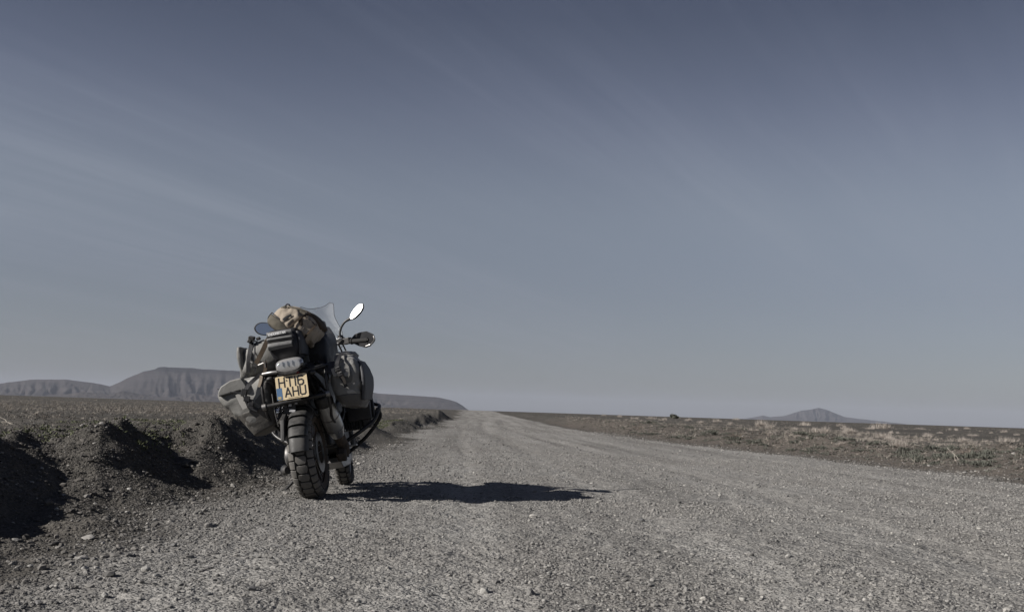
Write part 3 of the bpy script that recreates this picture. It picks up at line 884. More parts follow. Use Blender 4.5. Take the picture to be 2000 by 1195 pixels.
FWP = wheel('front_wheel', (0, FW_Y, FW_R - .004), STEER, .122, FW_R - .009, .245, 32, .009,
      [(ctr_f, 0, 2 * math.pi / 32), (shl, .5, 2 * math.pi / 32), (shr, .4, 2 * math.pi / 32)], True)

# rear mudguard hugging the tyre, in overlapping ribs
def hugger_piece(a0, a1, r0, hw0, hw1, lip, step=0.0, th=.004):
    mb = MB(); na, nx = 12, 12; G = []
    for side in (0, 1):
        for i in range(na + 1):
            t = i / na; a = R(a0 + (a1 - a0) * t); hw = hw0 + (hw1 - hw0) * t
            for j in range(nx + 1):
                s_ = -1 + 2 * j / nx
                drop = .030 * abs(s_) ** 3.2 + lip * max(0, abs(s_) - .86) / .14 * .03
                rr = r0 + step * t - drop - side * th
                G.append((s_ * hw, RW_C.y + rr * math.cos(a), RW_C.z + rr * math.sin(a)))
    n0 = (na + 1) * (nx + 1); fs = []
    for i in range(na):
        for j in range(nx):
            q = i * (nx + 1) + j
            fs.append([q, q + 1, q + nx + 2, q + nx + 1]); fs.append([n0 + q, n0 + q + nx + 1, n0 + q + nx + 2, n0 + q + 1])
    ring = [j for j in range(nx + 1)] + [i * (nx + 1) + nx for i in range(1, na + 1)] + [na * (nx + 1) + j for j in range(nx - 1, -1, -1)] + [i * (nx + 1) for i in range(na - 1, 0, -1)]
    for k in range(len(ring)):
        a, b = ring[k], ring[(k + 1) % len(ring)]; fs.append([a, b, n0 + b, n0 + a])
    return mb.add(G, fs)
hug = hugger_piece(62, 176, .352, .092, .070, 1.0).build('rear_mudguard', MT['hugger'], bike, smooth=True)
for k, (a0, a1) in enumerate(((66, 84), (82, 99), (97, 114), (112, 129), (127, 143), (141, 157), (155, 175))):
    hugger_piece(a0, a1, .355, .086 - .002 * k, .081 - .002 * k, .4, .020).build('rib', MT['hugger'], hug, smooth=True)
# wider flank on the left of the mudguard
MB().prism([(-.26, .60), (-.33, .47), (-.335, .44), (-.22, .50), (-.12, .58), (-.12, .66)], 'x', -.118, -.088).build('flank', MT['hugger'], hug, bevel=.008)
MB().tube([(-.10, .02, .66), (.09, .06, .645), (.11, .02, .60)], .008, 8).tube([(-.19, .10, .62), (-.08, .00, .69), (-.02, -.02, .72)], .009, 8).tube([(-.19, .10, .62), (-.12, .04, .71), (-.06, 0, .80)], .008, 8).build('mudguard_stay', MT['tube'], bike, smooth=True)
MB().tube([(-.125, -.12, .60), (-.09, -.13, .665), (0, -.135, .705), (.085, -.125, .668), (.105, -.08, .60)], .0075, 8).tube([(-.17, -.12, .60), (-.10, -.12, .69), (-.03, -.10, .80)], .0085, 8).tube([(-.17, -.12, .60), (-.13, -.12, .70), (-.10, -.10, .80)], .007, 8).build('black_strap', MT['web'], bike, smooth=True)

# swing arm with the bevel drive on the left, torque arm
MB().tube([(-.115, 0, .325), (-.14, .16, .36), (-.13, .42, .40), (-.08, .62, .42)], [.055, .048, .05, .06], 14).build('swing_arm', MT['engine'], bike, smooth=True)
fd = MB().lathe_x([(-.035, 0), (-.035, .05), (-.02, .082), (.02, .09), (.05, .075), (.06, 0)], 28, c=(-.135, 0, .328), closed=False).build('final_drive', MT['alu'], bike, smooth=True)
MB().tube([(-.20, .05, .25), (-.19, .0, .235), (-.16, -.04, .235)], [.028, .034, .028], 12).build('drive_cap', MT['engine'], fd, smooth=True)
MB().lathe_x([(-.035, .0), (-.035, .03), (-.02, .05), (.02, .055), (.04, .05), (.04, 0)], 20, c=(-.155, -.05, .66), closed=False).ell((-.165, -.02, .63), (.048, .06, .055)).build('air_canister', MT['chrome'], bike, smooth=True)
MB().tube([(-.04, .28, .42), (-.02, .36, .62), (0, .42, .84)], .026, 12).tube([(-.04, .27, .44), (-.02, .33, .60)], .042, 14, smoothpath=False).build('shock_absorber', MT['engine'], bike, smooth=True)

# exhaust silencer on the right
ex0, ex1 = Vector((.160, -.03, .735)), Vector((.186, .29, .43))
exd = (ex1 - ex0)
ms = MB(); ms.tube([ex0 + exd * .04, ex0 + exd * .10, ex0 + exd * .45, ex0 + exd * .46, ex0 + exd * .8, ex0 + exd * .98], [.056, .067, .072, .0735, .070, .050], 28, caps=True, smoothpath=False)
sil = ms.build('silencer', MT['steel'], bike, smooth=True)
MB().tube([ex0 - exd * .02, ex0 + exd * .02, ex0 + exd * .14, ex0 + exd * .16], [.050, .064, .072, .0715], 28, smoothpath=False).build('end_cap', MT['plastic'], sil, smooth=True)
MB().tube([ex0 + exd * .465, ex0 + exd * .49], [.0755, .0755], 28, smoothpath=False).tube([ex0 + exd * .76, ex0 + exd * .775], [.0725, .0725], 28, smoothpath=False).build('clamp', MT['alu'], sil, smooth=True)
MB().cyl(ex0 - exd * .035 + Vector((.0, 0, .0)), ex0 + exd * .01, .022, .022, 16).build('tail_pipe', MT['engine'], sil, smooth=True)
MB().tube([ex1 - exd * .05, (.20, .46, .30), (.12, .62, .27), (.10, .9, .26)], [.05, .034, .028, .026], 16).build('exhaust_pipe', MT['mud'], bike, smooth=True)
MB().box((.185, .34, .285), (.075, .16, .07), (24, 0, 8)).build('exhaust_guard', MT['mud'], bike, bevel=.02)

# subframe, seat, tail
MB().tube([(-.11, .75, .62), (-.13, .35, .78), (-.12, -.05, .90), (-.08, -.22, .93)], .014, 10).tube([(.11, .75, .62), (.13, .35, .78), (.12, -.05, .90), (.08, -.22, .93)], .014, 10).tube([(-.10, .80, .45), (-.12, .42, .62), (-.12, .02, .84)], .013, 10).tube([(.10, .80, .45), (.12, .42, .62), (.12, .02, .84)], .013, 10).build('rear_frame', MT['tube'], bike, smooth=True)
MB().prism([(-.16, .93), (.05, .80), (.35, .72), (.75, .62), (.85, .72), (.85, .88), (.55, .90), (.2, .94), (-.1, .97)], 'x', -.115, .115).build('tail_fairing', MT['satin'], bike, bevel=.02)
MB().prism([(-.22, .90), (-.20, .74), (-.14, .68), (-.06, .70), (.1, .62), (.3, .60), (.3, .76), (-.05, .90)], 'x', -.072, .072).build('inner_mudguard', MT['plastic'], bike, bevel=.012)
bag('seat', [((0, -.02, .955), (.10, 0, 0), (0, 0, .035), 3), ((0, .15, .965), (.14, 0, 0), (0, 0, .05), 3), ((0, .40, .94), (.14, 0, 0), (0, 0, .055), 3), ((0, .66, .86), (.11, 0, 0), (0, 0, .055), 3), ((0, .78, .88), (.07, 0, 0), (0, 0, .045), 3)], MT['seat'], bike, wr=.001, nring=28)

# luggage rack
rk = MB()
rk.tube([(-.235, -.10, .945), (-.20, -.20, .95), (-.12, -.235, .948), (-.09, -.24, .945)], .013, 10)
rk.tube([(.235, .05, .945), (.22, -.16, .945), (.12, -.235, .925), (.06, -.24, .925)], .013, 10)
rk.tube([(-.235, -.10, .945), (-.22, .25, .955)], .012, 10).tube([(.235, .05, .945), (.22, .28, .95)], .012, 10)
rk.tube([(-.12, -.235, .94), (0, -.25, .925), (.12, -.235, .925)], .012, 10)
for y_ in (-.12, 0, .12, .24): rk.tube([(-.225, y_, .953), (.225, y_, .953)], .009, 8, smoothpath=False)
rk.build('luggage_rack', MT['tube'], bike, smooth=True)
MB().tube([(-.205, -.215, .948), (-.14, -.243, .948), (-.09, -.248, .945)], .0135, 10).build('rack_corner', MT['alu'], bike, smooth=True)
# hoops that carry the panniers and the low cross bar
hp = MB()
for sx in (-1, 1):
    xx = sx * .235
    hp.tube([(xx, -.13, .93), (xx, -.17, .86), (xx, -.17, .74), (xx * .98, -.12, .64), (xx * .9, .0, .56), (xx * .9, .25, .52), (xx, .42, .62), (xx, .42, .90), (xx, .34, .95)], .011, 10)
hp.build('pannier_frame', MT['tube'], bike, smooth=True)
cb = MB().cyl((-.236, -.178, .712), (.238, -.178, .738), .0165, n=16).build('cross_bar', MT['tube'], bike, smooth=True)
MB().cyl((-.250, -.180, .711), (-.222, -.180, .713), .024, n=16).cyl((.224, -.180, .737), (.252, -.180, .739), .024, n=16).build('bar_end', MT['alu'], cb, smooth=True)
MB().tube([(-.17, -.17, .80), (-.165, -.18, .66), (-.155, -.17, .56)], .003, 6).build('rack_cable', MT['alu'], bike, smooth=True)
MB().tube([(.18, -.14, .79), (.205, -.17, .76), (.225, -.18, .75)], .006, 6).build('rack_cable', MT['alu'], bike, smooth=True)
MB().prism([(-.118, .735), (-.05, .745), (-.02, .70), (-.03, .62), (-.10, .64)], 'y', -.15, -.12).box((-.03, -.15, .70), (.03, .02, .10)).box((-.085, -.155, .705), (.022, .02, .05)).build('tail_bracket', MT['plastic'], bike, bevel=.004)
MB().box((-.05, -.165, .715), (.022, .012, .05), (0, 8, 0)).build('tail_bracket', MT['white'], bike, bevel=.002)
MB().box((-.005, -.165, .722), (.020, .012, .045), (0, 10, 0)).build('tail_bracket', MT['white'], bike, bevel=.002)
MB().box((-.04, -.16, .655), (.045, .02, .022), (0, 20, 0)).build('tail_bracket', MT['white'], bike, bevel=.004)

# tail lamp
tl = bag('tail_light', [((0.004, -.185, .985), (.085, 0, .004), (0, 0, .035), 3.2), ((0.004, -.225, .983), (.097, 0, .004), (0, 0, .046), 3.2), ((0.004, -.262, .982), (.100, 0, .004), (0, 0, .050), 3.0), ((0.004, -.292, .975), (.088, 0, .004), (0, 0, .040), 2.8)], MT['lens'], bike, wr=0.0, nring=40)
MB().prism([(-.092, .955), (-.07, .925), (-.03, .912), (.05, .915), (.085, .938), (.105, .965), (.105, .985), (.095, .955), (.06, .935), (-.06, .935), (-.085, .958)], 'y', -.30, -.20).build('bezel', MT['plastic'], tl, bevel=.004)
MB().box((.03, -.285, .918), (.085, .02, .008)).build('reflector', MT['red'], tl, bevel=.002)
for k, dx in enumerate((-.035, .0, .035)):
    MB().box((dx, -.300, .992), (.003, .010, .034)).build('divider', MT['chrome'], tl, bevel=.001)
# number plate on its carrier
MB().prism([(-.10, .925), (.10, .925), (.09, .88), (.05, .80), (-.05, .80), (-.09, .88)], 'y', -.252, -.232).tube([(0, -.235, .93), (0, -.16, .90)], .03, 10).box((.0, -.265, .918), (.10, .05, .020)).build('plate_carrier', MT['plastic'], bike, bevel=.006)
pl = bpy.data.meshes
PW, PH = .229, .172
po = Vector((0.0055, -.288, .8215))
plate_tilt = R(-6)
pm = MB()
def rrect(w, h, r, n=5):
    out = []
    for cx_, cz_, a0 in ((w / 2 - r, h / 2 - r, 0), (-w / 2 + r, h / 2 - r, 90), (-w / 2 + r, -h / 2 + r, 180), (w / 2 - r, -h / 2 + r, 270)):
        for k in range(n + 1):
            a = R(a0 + 90 * k / n); out.append((cx_ + r * math.cos(a), cz_ + r * math.sin(a)))
    return out
pm.prism(rrect(PW, PH, .012), 'y', -.0015, .0015)
plate = pm.build('number_plate', MT['yellow_plate'], bike)
plate.location = po; plate.rotation_euler = (plate_tilt, 0, 0)
FR = -.0016
lettering('HT16', (-.090, FR, .008), (1, 0, 0), (0, 0, 1), .064, .0095, .30).build('characters', MT['black_print'], plate)
lettering('AHU', (-.052, FR, -.064), (1, 0, 0), (0, 0, 1), .061, .0092, .25).build('characters', MT['black_print'], plate)
MB().box((-.0935, FR - .0003, -.040), (.040, .0008, .086)).build('blue_band', MT['blue_band'], plate)
lettering('GB', (-.1065, FR - .0008, -.075), (1, 0, 0), (0, 0, 1), .015, .0032, .22).build('characters', MT['pale_yellow'], plate)
dl_ = MB()
xq = -.035
for wq in (.007, .008, .006, .008, .003, .009, .006, .007, .008, .006, .007, .006):
    dl_.box((xq + wq / 2, FR - .0004, -.0785), (wq, .0007, .003)); xq += wq + (.0018 if wq > .004 else .004)
dl_.build('small_print', MT['black_print'], plate)
MB().cyl((-.034, FR - .002, .052), (-.034, FR, .052), .005, n=10).cyl((.030, FR - .002, .052), (.030, FR, .052), .005, n=10).build('screw', MT['black_print'], plate)
# rear indicators
for sx in (-1, 1):
    ind = MB().tube([(sx * .05, -.22, .915), (sx * .13, -.235, .905)], .008, 8, smoothpath=False).ell((sx * .155, -.235, .905), (.026, .022, .017), 16, 10).build('indicator', MT['plastic'], bike, smooth=True)

# engine block, boxer cylinders, gearbox, radiator shrouds, tank
MB().prism([(.62, .34), (.80, .26), (1.10, .26), (1.18, .40), (1.14, .64), (.95, .72), (.68, .66)], 'x', -.13, .13).box((0, .56, .50), (.20, .26, .28)).build('engine_block', MT['engine'], bike, bevel=.02)
for sx in (-1, 1):
    cy_ = MB()
    for k in range(7): cy_.box((sx * (.155 + .022 * k), .90, .535), (.010, .20, .17))
    cy_.box((sx * .20, .90, .535), (.16, .15, .13))
    c_ = cy_.build('cylinder', MT['engine'], bike, bevel=.004)
    MB().box((sx * .345, .90, .535), (.085, .21, .165)).build('cylinder_cover', MT['satin'], c_, bevel=.022)
MB().box((.335, .84, .64), (.10, .12, .10)).box((.30, .80, .60), (.20, .10, .16)).build('side_case', MT['satin'], bike, bevel=.01)
bag('fuel_tank', [((0, .62, .92), (.13, 0, 0), (0, 0, .08), 3), ((0, .80, .98), (.20, 0, 0), (0, 0, .12), 3), ((0, 1.02, 1.0), (.235, 0, 0), (0, 0, .13), 3), ((0, 1.20, .98), (.20, 0, 0), (0, 0, .10), 3)], MT['satin'], bike, wr=0.0, nring=36)
for sx in (-1, 1):
    MB().prism([(.78, .84), (1.02, .72), (1.30, .80), (1.38, .95), (1.22, 1.10), (.98, 1.12), (.82, 1.04)], 'x', sx * .20, sx * .262).build('tank_shroud', MT['greypaint'], bike, bevel=.02)
MB().prism([(1.20, .70), (1.42, .78), (1.62, .92), (1.78, .90), (1.60, .98), (1.45, 1.08), (1.40, 1.18), (1.22, 1.10)], 'x', -.10, .10).build('nose_fairing', MT['greypaint'], bike, bevel=.02)
MB().box((0, 1.42, 1.08), (.24, .08, .15), (15, 0, 0)).build('headlight', MT['lens'], bike, bevel=.03)
MB().prism([(1.20, 1.15), (1.26, 1.12), (1.34, 1.27), (1.29, 1.31)], 'x', -.11, .11).build('instrument_panel', MT['plastic'], bike, bevel=.01)
# crash bars
for sx in (-1, 1):
    br = MB()
    br.tube([(sx * .10, .70, .34), (sx * .27, .72, .42), (sx * .40, .80, .50), (sx * .448, .86, .585), (sx * .435, .98, .63), (sx * .30, 1.10, .66), (sx * .14, 1.12, .70)], .0155, 10)
    br.tube([(sx * .12, 1.0, .27), (sx * .30, .95, .38), (sx * .44, .93, .52), (sx * .448, .86, .585)], .0155, 10)
    br.tube([(sx * .41, .82, .53), (sx * .40, .86, .72), (sx * .33, 1.02, .92), (sx * .24, 1.1, 1.0)], .0135, 10)
    cbo = br.build('crash_bar', MT['tube'], bike, smooth=True)
    MB().tube([(sx * .425, .84, .56), (sx * .452, .86, .595)], .021, 12, smoothpath=False).build('slider', MT['plastic'], cbo, smooth=True)
MB().prism([(.66, .22), (.74, .17), (1.12, .18), (1.25, .34), (1.22, .38), (1.08, .24), (.68, .26)], 'x', -.12, .12).build('bash_plate', MT['alu'], bike, bevel=.006)
# foot pegs
for sx in (-1, 1):
    fp = MB().box((sx * .235, .52, .335), (.10, .05, .014)).box((sx * .165, .53, .36), (.03, .05, .10)).build('foot_peg', MT['alu'], bike, bevel=.003)
    MB().box((sx * .20, .30, .46), (.09, .035, .014)).tube([(sx * .13, .36, .60), (sx * .16, .33, .50), (sx * .17, .30, .46)], .010, 8).build('passenger_peg', MT['alu'], bike, bevel=.002)
MB().tube([(.15, .52, .40), (.165, .48, .33), (.19, .42, .24), (.205, .40, .235)], .009, 8).build('brake_lever_arm', MT['alu'], bike, smooth=True)
MB().prism([(.30, .62), (.40, .64), (.44, .52), (.38, .42), (.31, .44)], 'x', .150, .158).build('heel_guard', MT['alu'], bike, bevel=.003)
# side stand
ss = MB().tube([(-.12, .72, .30), (-.22, .68, .18), (-.345, .60, .066)], [.014, .012, .011], 10, smoothpath=False).build('side_stand', MT['tube'], bike, smooth=True)
MB().box((-.35, .595, .064), (.06, .075, .010), (0, -10, 12)).build('stand_foot', MT['engine'], ss, bevel=.003)

# front end
fk = MB()
sr, cr_ = math.sin(STEER), math.cos(STEER)
def fp_(x, y, z): # steered about the fork axis near y=1.33
    y0 = 1.34
    return (x * cr_ - (y - y0) * sr, y0 + x * sr + (y - y0) * cr_, z)
for sx in (-1, 1):
    fk.tube([fp_(sx * .105, 1.46, .33), fp_(sx * .105, 1.40, .55), fp_(sx * .105, 1.36, .62)], [.030, .030, .026], 14, smoothpath=False)
    fk.tube([fp_(sx * .105, 1.38, .58), fp_(sx * .105, 1.16, 1.13)], [.021, .021], 14, smoothpath=False)
fk.build('fork', MT['engine'], bike, smooth=True)
MB().box(fp_(0, 1.25, .92), (.27, .07, .04)).box(fp_(0, 1.165, 1.125), (.27, .10, .035)).build('fork_crown', MT['alu'], bike, bevel=.008)
fm = MB(); G = []; na, nx = 16, 8
for side in (0, 1):
    for i in range(na + 1):
        a = R(30 + 125 * i / na)
        for j in range(nx + 1):
            s_ = -1 + 2 * j / nx; rr = .362 - .03 * abs(s_) ** 3 - side * .004
            G.append((s_ * .072, rr * math.cos(a), rr * math.sin(a)))
n0 = (na + 1) * (nx + 1); fs = []
for i in range(na):
    for j in range(nx):
        q = i * (nx + 1) + j; fs.append([q, q + 1, q + nx + 2, q + nx + 1]); fs.append([n0 + q, n0 + q + nx + 1, n0 + q + nx + 2, n0 + q + 1])
ff = fm.add(G, fs).build('front_mudguard', MT['plastic'], bike, smooth=True)
ff.location = (0, FW_Y, FW_R); ff.rotation_euler = (0, 0, STEER)
for sx in (-1, 1):
    MB().box((sx * .085, 1.33, .44), (.035, .06, .09)).build('brake_caliper', MT['chrome'], bike, bevel=.01)

# handlebar with grips, guards, levers
hbr = MB().tube([(-.44, .93, 1.135), (-.26, 1.03, 1.175), (-.12, 1.10, 1.20), (0, 1.12, 1.195), (.12, 1.10, 1.20), (.26, 1.03, 1.195), (.44, .93, 1.175)], .013, 12).build('handlebar', MT['tube'], bike, smooth=True)
for sx in (-1, 1):
    dz = .0 if sx > 0 else -.03
    gp = MB().tube([(sx * .295, 1.012, 1.193 + dz), (sx * .435, .935, 1.176 + dz)], .019, 14, smoothpath=False)
    gp.tube([(sx * .285, 1.017, 1.194 + dz), (sx * .297, 1.011, 1.193 + dz)], .026, 14, smoothpath=False)
    gp.build('grip', MT['rubber'], hbr, smooth=True)
    MB().box((sx * .25, 1.035, 1.205 + dz), (.07, .05, .055), (0, 0, -sx * 28)).box((sx * .20, 1.06, 1.215 + dz), (.05, .05, .06), (0, 0, -sx * 28)).build('switch_block', MT['plastic'], hbr, bevel=.008)
    hg_ = MB(); n_ = 9; vs = []
    top = [(.285, 1.095, 1.232), (.315, 1.12, 1.262), (.37, 1.10, 1.268), (.425, 1.04, 1.262), (.465, .97, 1.235), (.495, .91, 1.215)]
    bot = [(.285, 1.10, 1.185), (.33, 1.12, 1.155), (.39, 1.10, 1.128), (.44, 1.04, 1.130), (.475, .97, 1.150), (.500, .91, 1.165)]
    for th_ in (0, .006):
        for L_ in (top, bot):
            for p in L_: vs.append((sx * (p[0] - th_ * .5), p[1] - th_, p[2] + dz))
    m6 = 6; fs = []
    for k in range(5):
        fs += [[k, k + 1, m6 + k + 1, m6 + k], [12 + k, 12 + m6 + k, 12 + m6 + k + 1, 12 + k + 1], [k, 12 + k, 12 + k + 1, k + 1], [m6 + k, m6 + k + 1, 18 + k + 1, 18 + k]]
    fs += [[0, 6, 18, 12], [5, 17, 23, 11]]
    hg_.add(vs, fs)
    gd = hg_.build('hand_guard', MT['black_print'], hbr, bevel=.003)
    MB().tube([(sx * .41, .955, 1.128 + dz), (sx * .46, .94, 1.140 + dz), (sx * .495, .90, 1.165 + dz), (sx * .492, .905, 1.20 + dz)], .0075, 8).build('guard_bar', MT['alu'], hbr, smooth=True)
    MB().tube([(sx * .24, 1.07, 1.20 + dz), (sx * .30, 1.07, 1.19 + dz), (sx * .42, 1.00, 1.165 + dz)], [.008, .007, .006], 8).build('lever', MT['alu'], hbr, smooth=True)
    MB().cyl((sx * .19, 1.08, 1.235 + dz), (sx * .19, 1.08, 1.265 + dz), .024, n=18).build('fluid_reservoir', MT['plastic'], hbr, smooth=True)
MB().box((.165, 1.02, 1.225), (.075, .012, .022), (0, -12, -15)).build('clamp_plate', MT['chrome'], hbr, bevel=.004)
MB().tube([(.15, 1.12, 1.22), (.17, 1.2, 1.10), (.12, 1.25, .95)], .008, 8).tube([(.20, 1.06, 1.20), (.21, 1.16, 1.08), (.10, 1.28, .98)], .007, 8).tube([(.10, 1.10, 1.19), (.14, 1.02, 1.08), (.10, 1.1, .95)], .009, 8).build('control_cable', MT['plastic'], hbr, smooth=True)

# mirrors
def mirror(root, mid1, mid2, outline, centre, normal, upv, glass, name_='mirror'):
    nn = Vector(normal).normalized(); uv = Vector(upv); uv = (uv - nn * uv.dot(nn)).normalized(); sv = uv.cross(nn).normalized()
    c = Vector(centre); n = len(outline)
    def P(p, d, k=1.0): return c + sv * p[0] * k + uv * p[1] * k + nn * d
    back = MB(); vs = []; fs = []
    layers = [(.004, 1.04), (-.004, 1.10), (-.018, 1.0), (-.030, .72), (-.036, .3)]
    for d, k in layers: vs += [P(p, d, k) for p in outline]
    for L in range(len(layers) - 1):
        for k in range(n): fs.append([L * n + k, L * n + (k + 1) % n, (L + 1) * n + (k + 1) % n, (L + 1) * n + k])
    fs.append([4 * n + k for k in range(n)]); fs.append(list(range(n)))
    back.add(vs, fs)
    hs2 = back.build(name_, MT['plastic'], bike, smooth=True)
    gl = MB().add([P(p, .0055, .96) for p in outline] + [P(p, .0043, .96) for p in outline], [[k for k in range(n)], [n + k for k in range(n)][::-1]] + [[k, (k + 1) % n, n + (k + 1) % n, n + k] for k in range(n)])
    gl.build('glass', glass, hs2)
    MB().tube([root, mid1, mid2, tuple(c - nn * .02 + uv * outline[0][1] * .6 + sv * outline[0][0] * .6)], [.009, .009, .010, .018], 10).build('stalk', MT['plastic'], hs2, smooth=True)
    return hs2
def leaf(L, wd, n=28, skew=0.0):
    """long rounded mirror outline; first point is the stalk end"""
    out = []
    for k in range(n):
        a = 2 * math.pi * k / n
        t = -math.cos(a)                       # -1 at stalk end
        hw = wd * (1 - abs(t) ** 2.6) ** 0.62 * (1 + .12 * t)
        out.append((math.copysign(hw, math.sin(a)) if abs(math.sin(a)) > 1e-6 else 0.0, t * L))
    return out
half_w = None
# aim the right-hand glass so the sun glints towards the road behind
mc = Vector((.366, 1.02, 1.438))
rotb = Matrix.Rotation(-YAW, 3, 'Z') @ Matrix.Rotation(-LEAN, 3, 'Y')
mw = Vector((BX, BY, 0)) + rotb @ mc
tcam = (Vector((0, 0, CAM_H)) - mw).normalized()
nrm = rotb.transposed() @ (tcam + to_sun).normalized()
mirror((.195, 1.06, 1.225), (.198, 1.06, 1.30), (.25, 1.05, 1.37), leaf(.080, .035), tuple(mc), tuple(nrm), (.95, .25, .60), MT['mirror'])
mirror((-.195, 1.06, 1.19), (-.20, 1.06, 1.28), (-.29, 1.03, 1.35), leaf(.095, .050), (-.405, 1.0, 1.410), (.15, -1, -.02), (-.96, .0, .26), MT['mirror2'])

# wind screen: a curved thin sheet with its rim
def screen_outline(n=14):
    right = [(.000, 1.546), (.045, 1.548), (.085, 1.556), (.126, 1.574), (.156, 1.557), (.150, 1.515), (.142, 1.475), (.143, 1.44), (.158, 1.39), (.178, 1.33), (.180, 1.26), (.165, 1.20), (.10, 1.17), (0, 1.165)]
    left = [(-x_, z_) for x_, z_ in right[1:-1]][::-1]
    return right + left
def scr(p, d=0.0):
    x_, z_ = p
    y_ = 1.42 - (z_ - 1.165) * .52 - 1.6 * x_ * x_
    return (x_, y_ + d, z_)
so = screen_outline()
# triangulated fill with inner rings so the sheet is really curved
vs = []; fs = []; n = len(so)
ks = [1.0, .8, .6, .4, .2]
for d in (0, .004):
    base = len(vs)
    for k in ks:
        for p in so: vs.append(scr((p[0] * k, 1.37 + (p[1] - 1.37) * k), d))
    vs.append(scr((0, 1.37), d))
    for L in range(len(ks) - 1):
        for j in range(n): fs.append([base + L * n + j, base + L * n + (j + 1) % n, base + (L + 1) * n + (j + 1) % n, base + (L + 1) * n + j])
    for j in range(n): fs.append([base + 4 * n + j, base + 4 * n + (j + 1) % n, base + 5 * n])
screen = MB().add(vs, fs).build('windscreen', MT['screen'], bike, smooth=True)
rimv = [scr(p, .002) for p in so] + [scr(so[0], .002)]
MB().tube(rimv, .0021, 6, caps=False, smoothpath=False).build('edge', dusty('screen_edge', (0.05, 0.055, 0.06), .2, 0, .1), screen, smooth=True)
MB().ell(scr((-.005, 1.548), -.004), (.005, .003, .005), 10, 8).build('screw', MT['chrome'], screen, smooth=True)
MB().tube([(-.10, 1.24, 1.12), (-.10, 1.30, 1.22), (-.09, 1.31, 1.33)], .008, 8).tube([(.10, 1.24, 1.12), (.10, 1.30, 1.22), (.09, 1.31, 1.33)], .008, 8).build('screen_bracket', MT['plastic'], bike, smooth=True)

# ------------------------------------------------------------------ luggage (each lies or hangs on the machine, so each is a thing)
def luggage(name, label, cat, off=(0, 0, 0)):
    e = bpy.data.objects.new(name, None); S.collection.objects.link(e)
    e.location = Vector(bike.location) + rotb @ Vector(off); e.rotation_euler = bike.rotation_euler
    return tag(e, label, cat)
def tilt_ring(pL, pR, y0, y1, e=5.5):
    """ring of a pannier at one height: from inner/outer points (x,z) and front/rear y"""
    c = ((pL[0] + pR[0]) / 2, (y0 + y1) / 2, (pL[1] + pR[1]) / 2)
    return (c, ((pR[0] - pL[0]) / 2, 0, (pR[1] - pL[1]) / 2), (0, (y1 - y0) / 2, 0), e)
# left pannier
pL = luggage('left_pannier', 'grey camouflage roll-top pannier hanging low on the left of the motorcycle', 'pannier', (.035, 0, 0))
bag('body', [tilt_ring((-.405, .535), (-.222, .605), -.09, .33), tilt_ring((-.47, .625), (-.215, .68), -.11, .37), tilt_ring((-.560, .735), (-.215, .775), -.125, .385),
     tilt_ring((-.625, .825), (-.22, .865), -.125, .38), tilt_ring((-.615, .900), (-.235, .925), -.105, .36, 4), tilt_ring((-.50, .945), (-.27, .952), -.05, .30, 3)],
    MT['pannier'], pL, wr=.0045, wf=8, seed=5, nring=88, sub=9)
bag('base', [tilt_ring((-.409, .529), (-.216, .602), -.094, .334), tilt_ring((-.440, .578), (-.212, .640), -.106, .352), tilt_ring((-.475, .628), (-.209, .682), -.116, .374), tilt_ring((-.512, .680), (-.207, .722), -.1245, .382)], MT['pannier_base'], pL, wr=.002, seed=8, nring=72)
MB().prism([(-.600, .842), (-.604, .872), (-.575, .915), (-.50, .948), (-.42, .955), (-.392, .905), (-.383, .862), (-.40, .848), (-.44, .862), (-.52, .852)], 'y', -.147, -.06).build('flap', MT['dry_bag'], pL, bevel=.012, seg=3)
MB().strap([(-.285, -.05, .965), (-.325, -.125, .93), (-.385, -.155, .875), (-.405, -.152, .82), (-.385, -.148, .745), (-.33, -.142, .70)], .030, normal=(0, -1, .2)).build('strap', MT['web'], pL)
bk = MB().box((-.408, -.163, .842), (.042, .014, .055), (0, 18, 0)).box((-.392, -.165, .795), (.046, .016, .042), (0, 18, 0)).box((-.368, -.163, .752), (.040, .012, .030), (0, 18, 0)).build('buckle', MT['satin'], pL, bevel=.005)
MB().tube([(-.62, -.07, .905), (-.52, -.142, .868), (-.42, -.158, .842)], .0035, 6).build('cord', MT['web'], pL, smooth=True)
MB().prism([(-.475, .835), (-.43, .845), (-.415, .79), (-.40, .73), (-.435, .72), (-.455, .77)], 'y', -.1515, -.146).build('pale_patch', dusty('pale_patch', (.34, .33, .31), .6, 0, .2), pL, bevel=.001)
# right pannier
pR_ = luggage('right_pannier', 'grey camouflage roll-top pannier above the silencer on the right of the motorcycle', 'pannier', (.010, 0, 0))
bag('body', [tilt_ring((.292, .645), (.425, .625), -.06, .40), tilt_ring((.252, .72), (.455, .70), -.08, .44), tilt_ring((.238, .80), (.470, .79), -.09, .455),
     tilt_ring((.235, .88), (.465, .88), -.09, .45), tilt_ring((.25, .955), (.445, .95), -.07, .42, 4), tilt_ring((.30, 1.0), (.42, .99), -.02, .33, 3)],
    MT['pannier'], pR_, wr=.009, wf=9, seed=23, nring=88, sub=9)
bag('base', [tilt_ring((.289, .637), (.429, .617), -.064, .404), tilt_ring((.272, .668), (.447, .650), -.076, .424), tilt_ring((.250, .715), (.460, .700), -.086, .444)], MT['pannier_base'], pR_, wr=.002, seed=9, nring=72)
bag('side_panel', [((.452, .17, .66), (0, .225, 0), (.012, 0, .0), 6), ((.472, .17, .74), (0, .25, 0), (.014, 0, 0), 6), ((.480, .17, .83), (0, .25, 0), (.014, 0, 0), 6), ((.472, .17, .90), (0, .21, 0), (.012, 0, 0), 5), ((.455, .17, .95), (0, .15, 0), (.010, 0, 0), 4)], MT['pannier_side'], pR_, wr=.003, seed=3, nring=40)
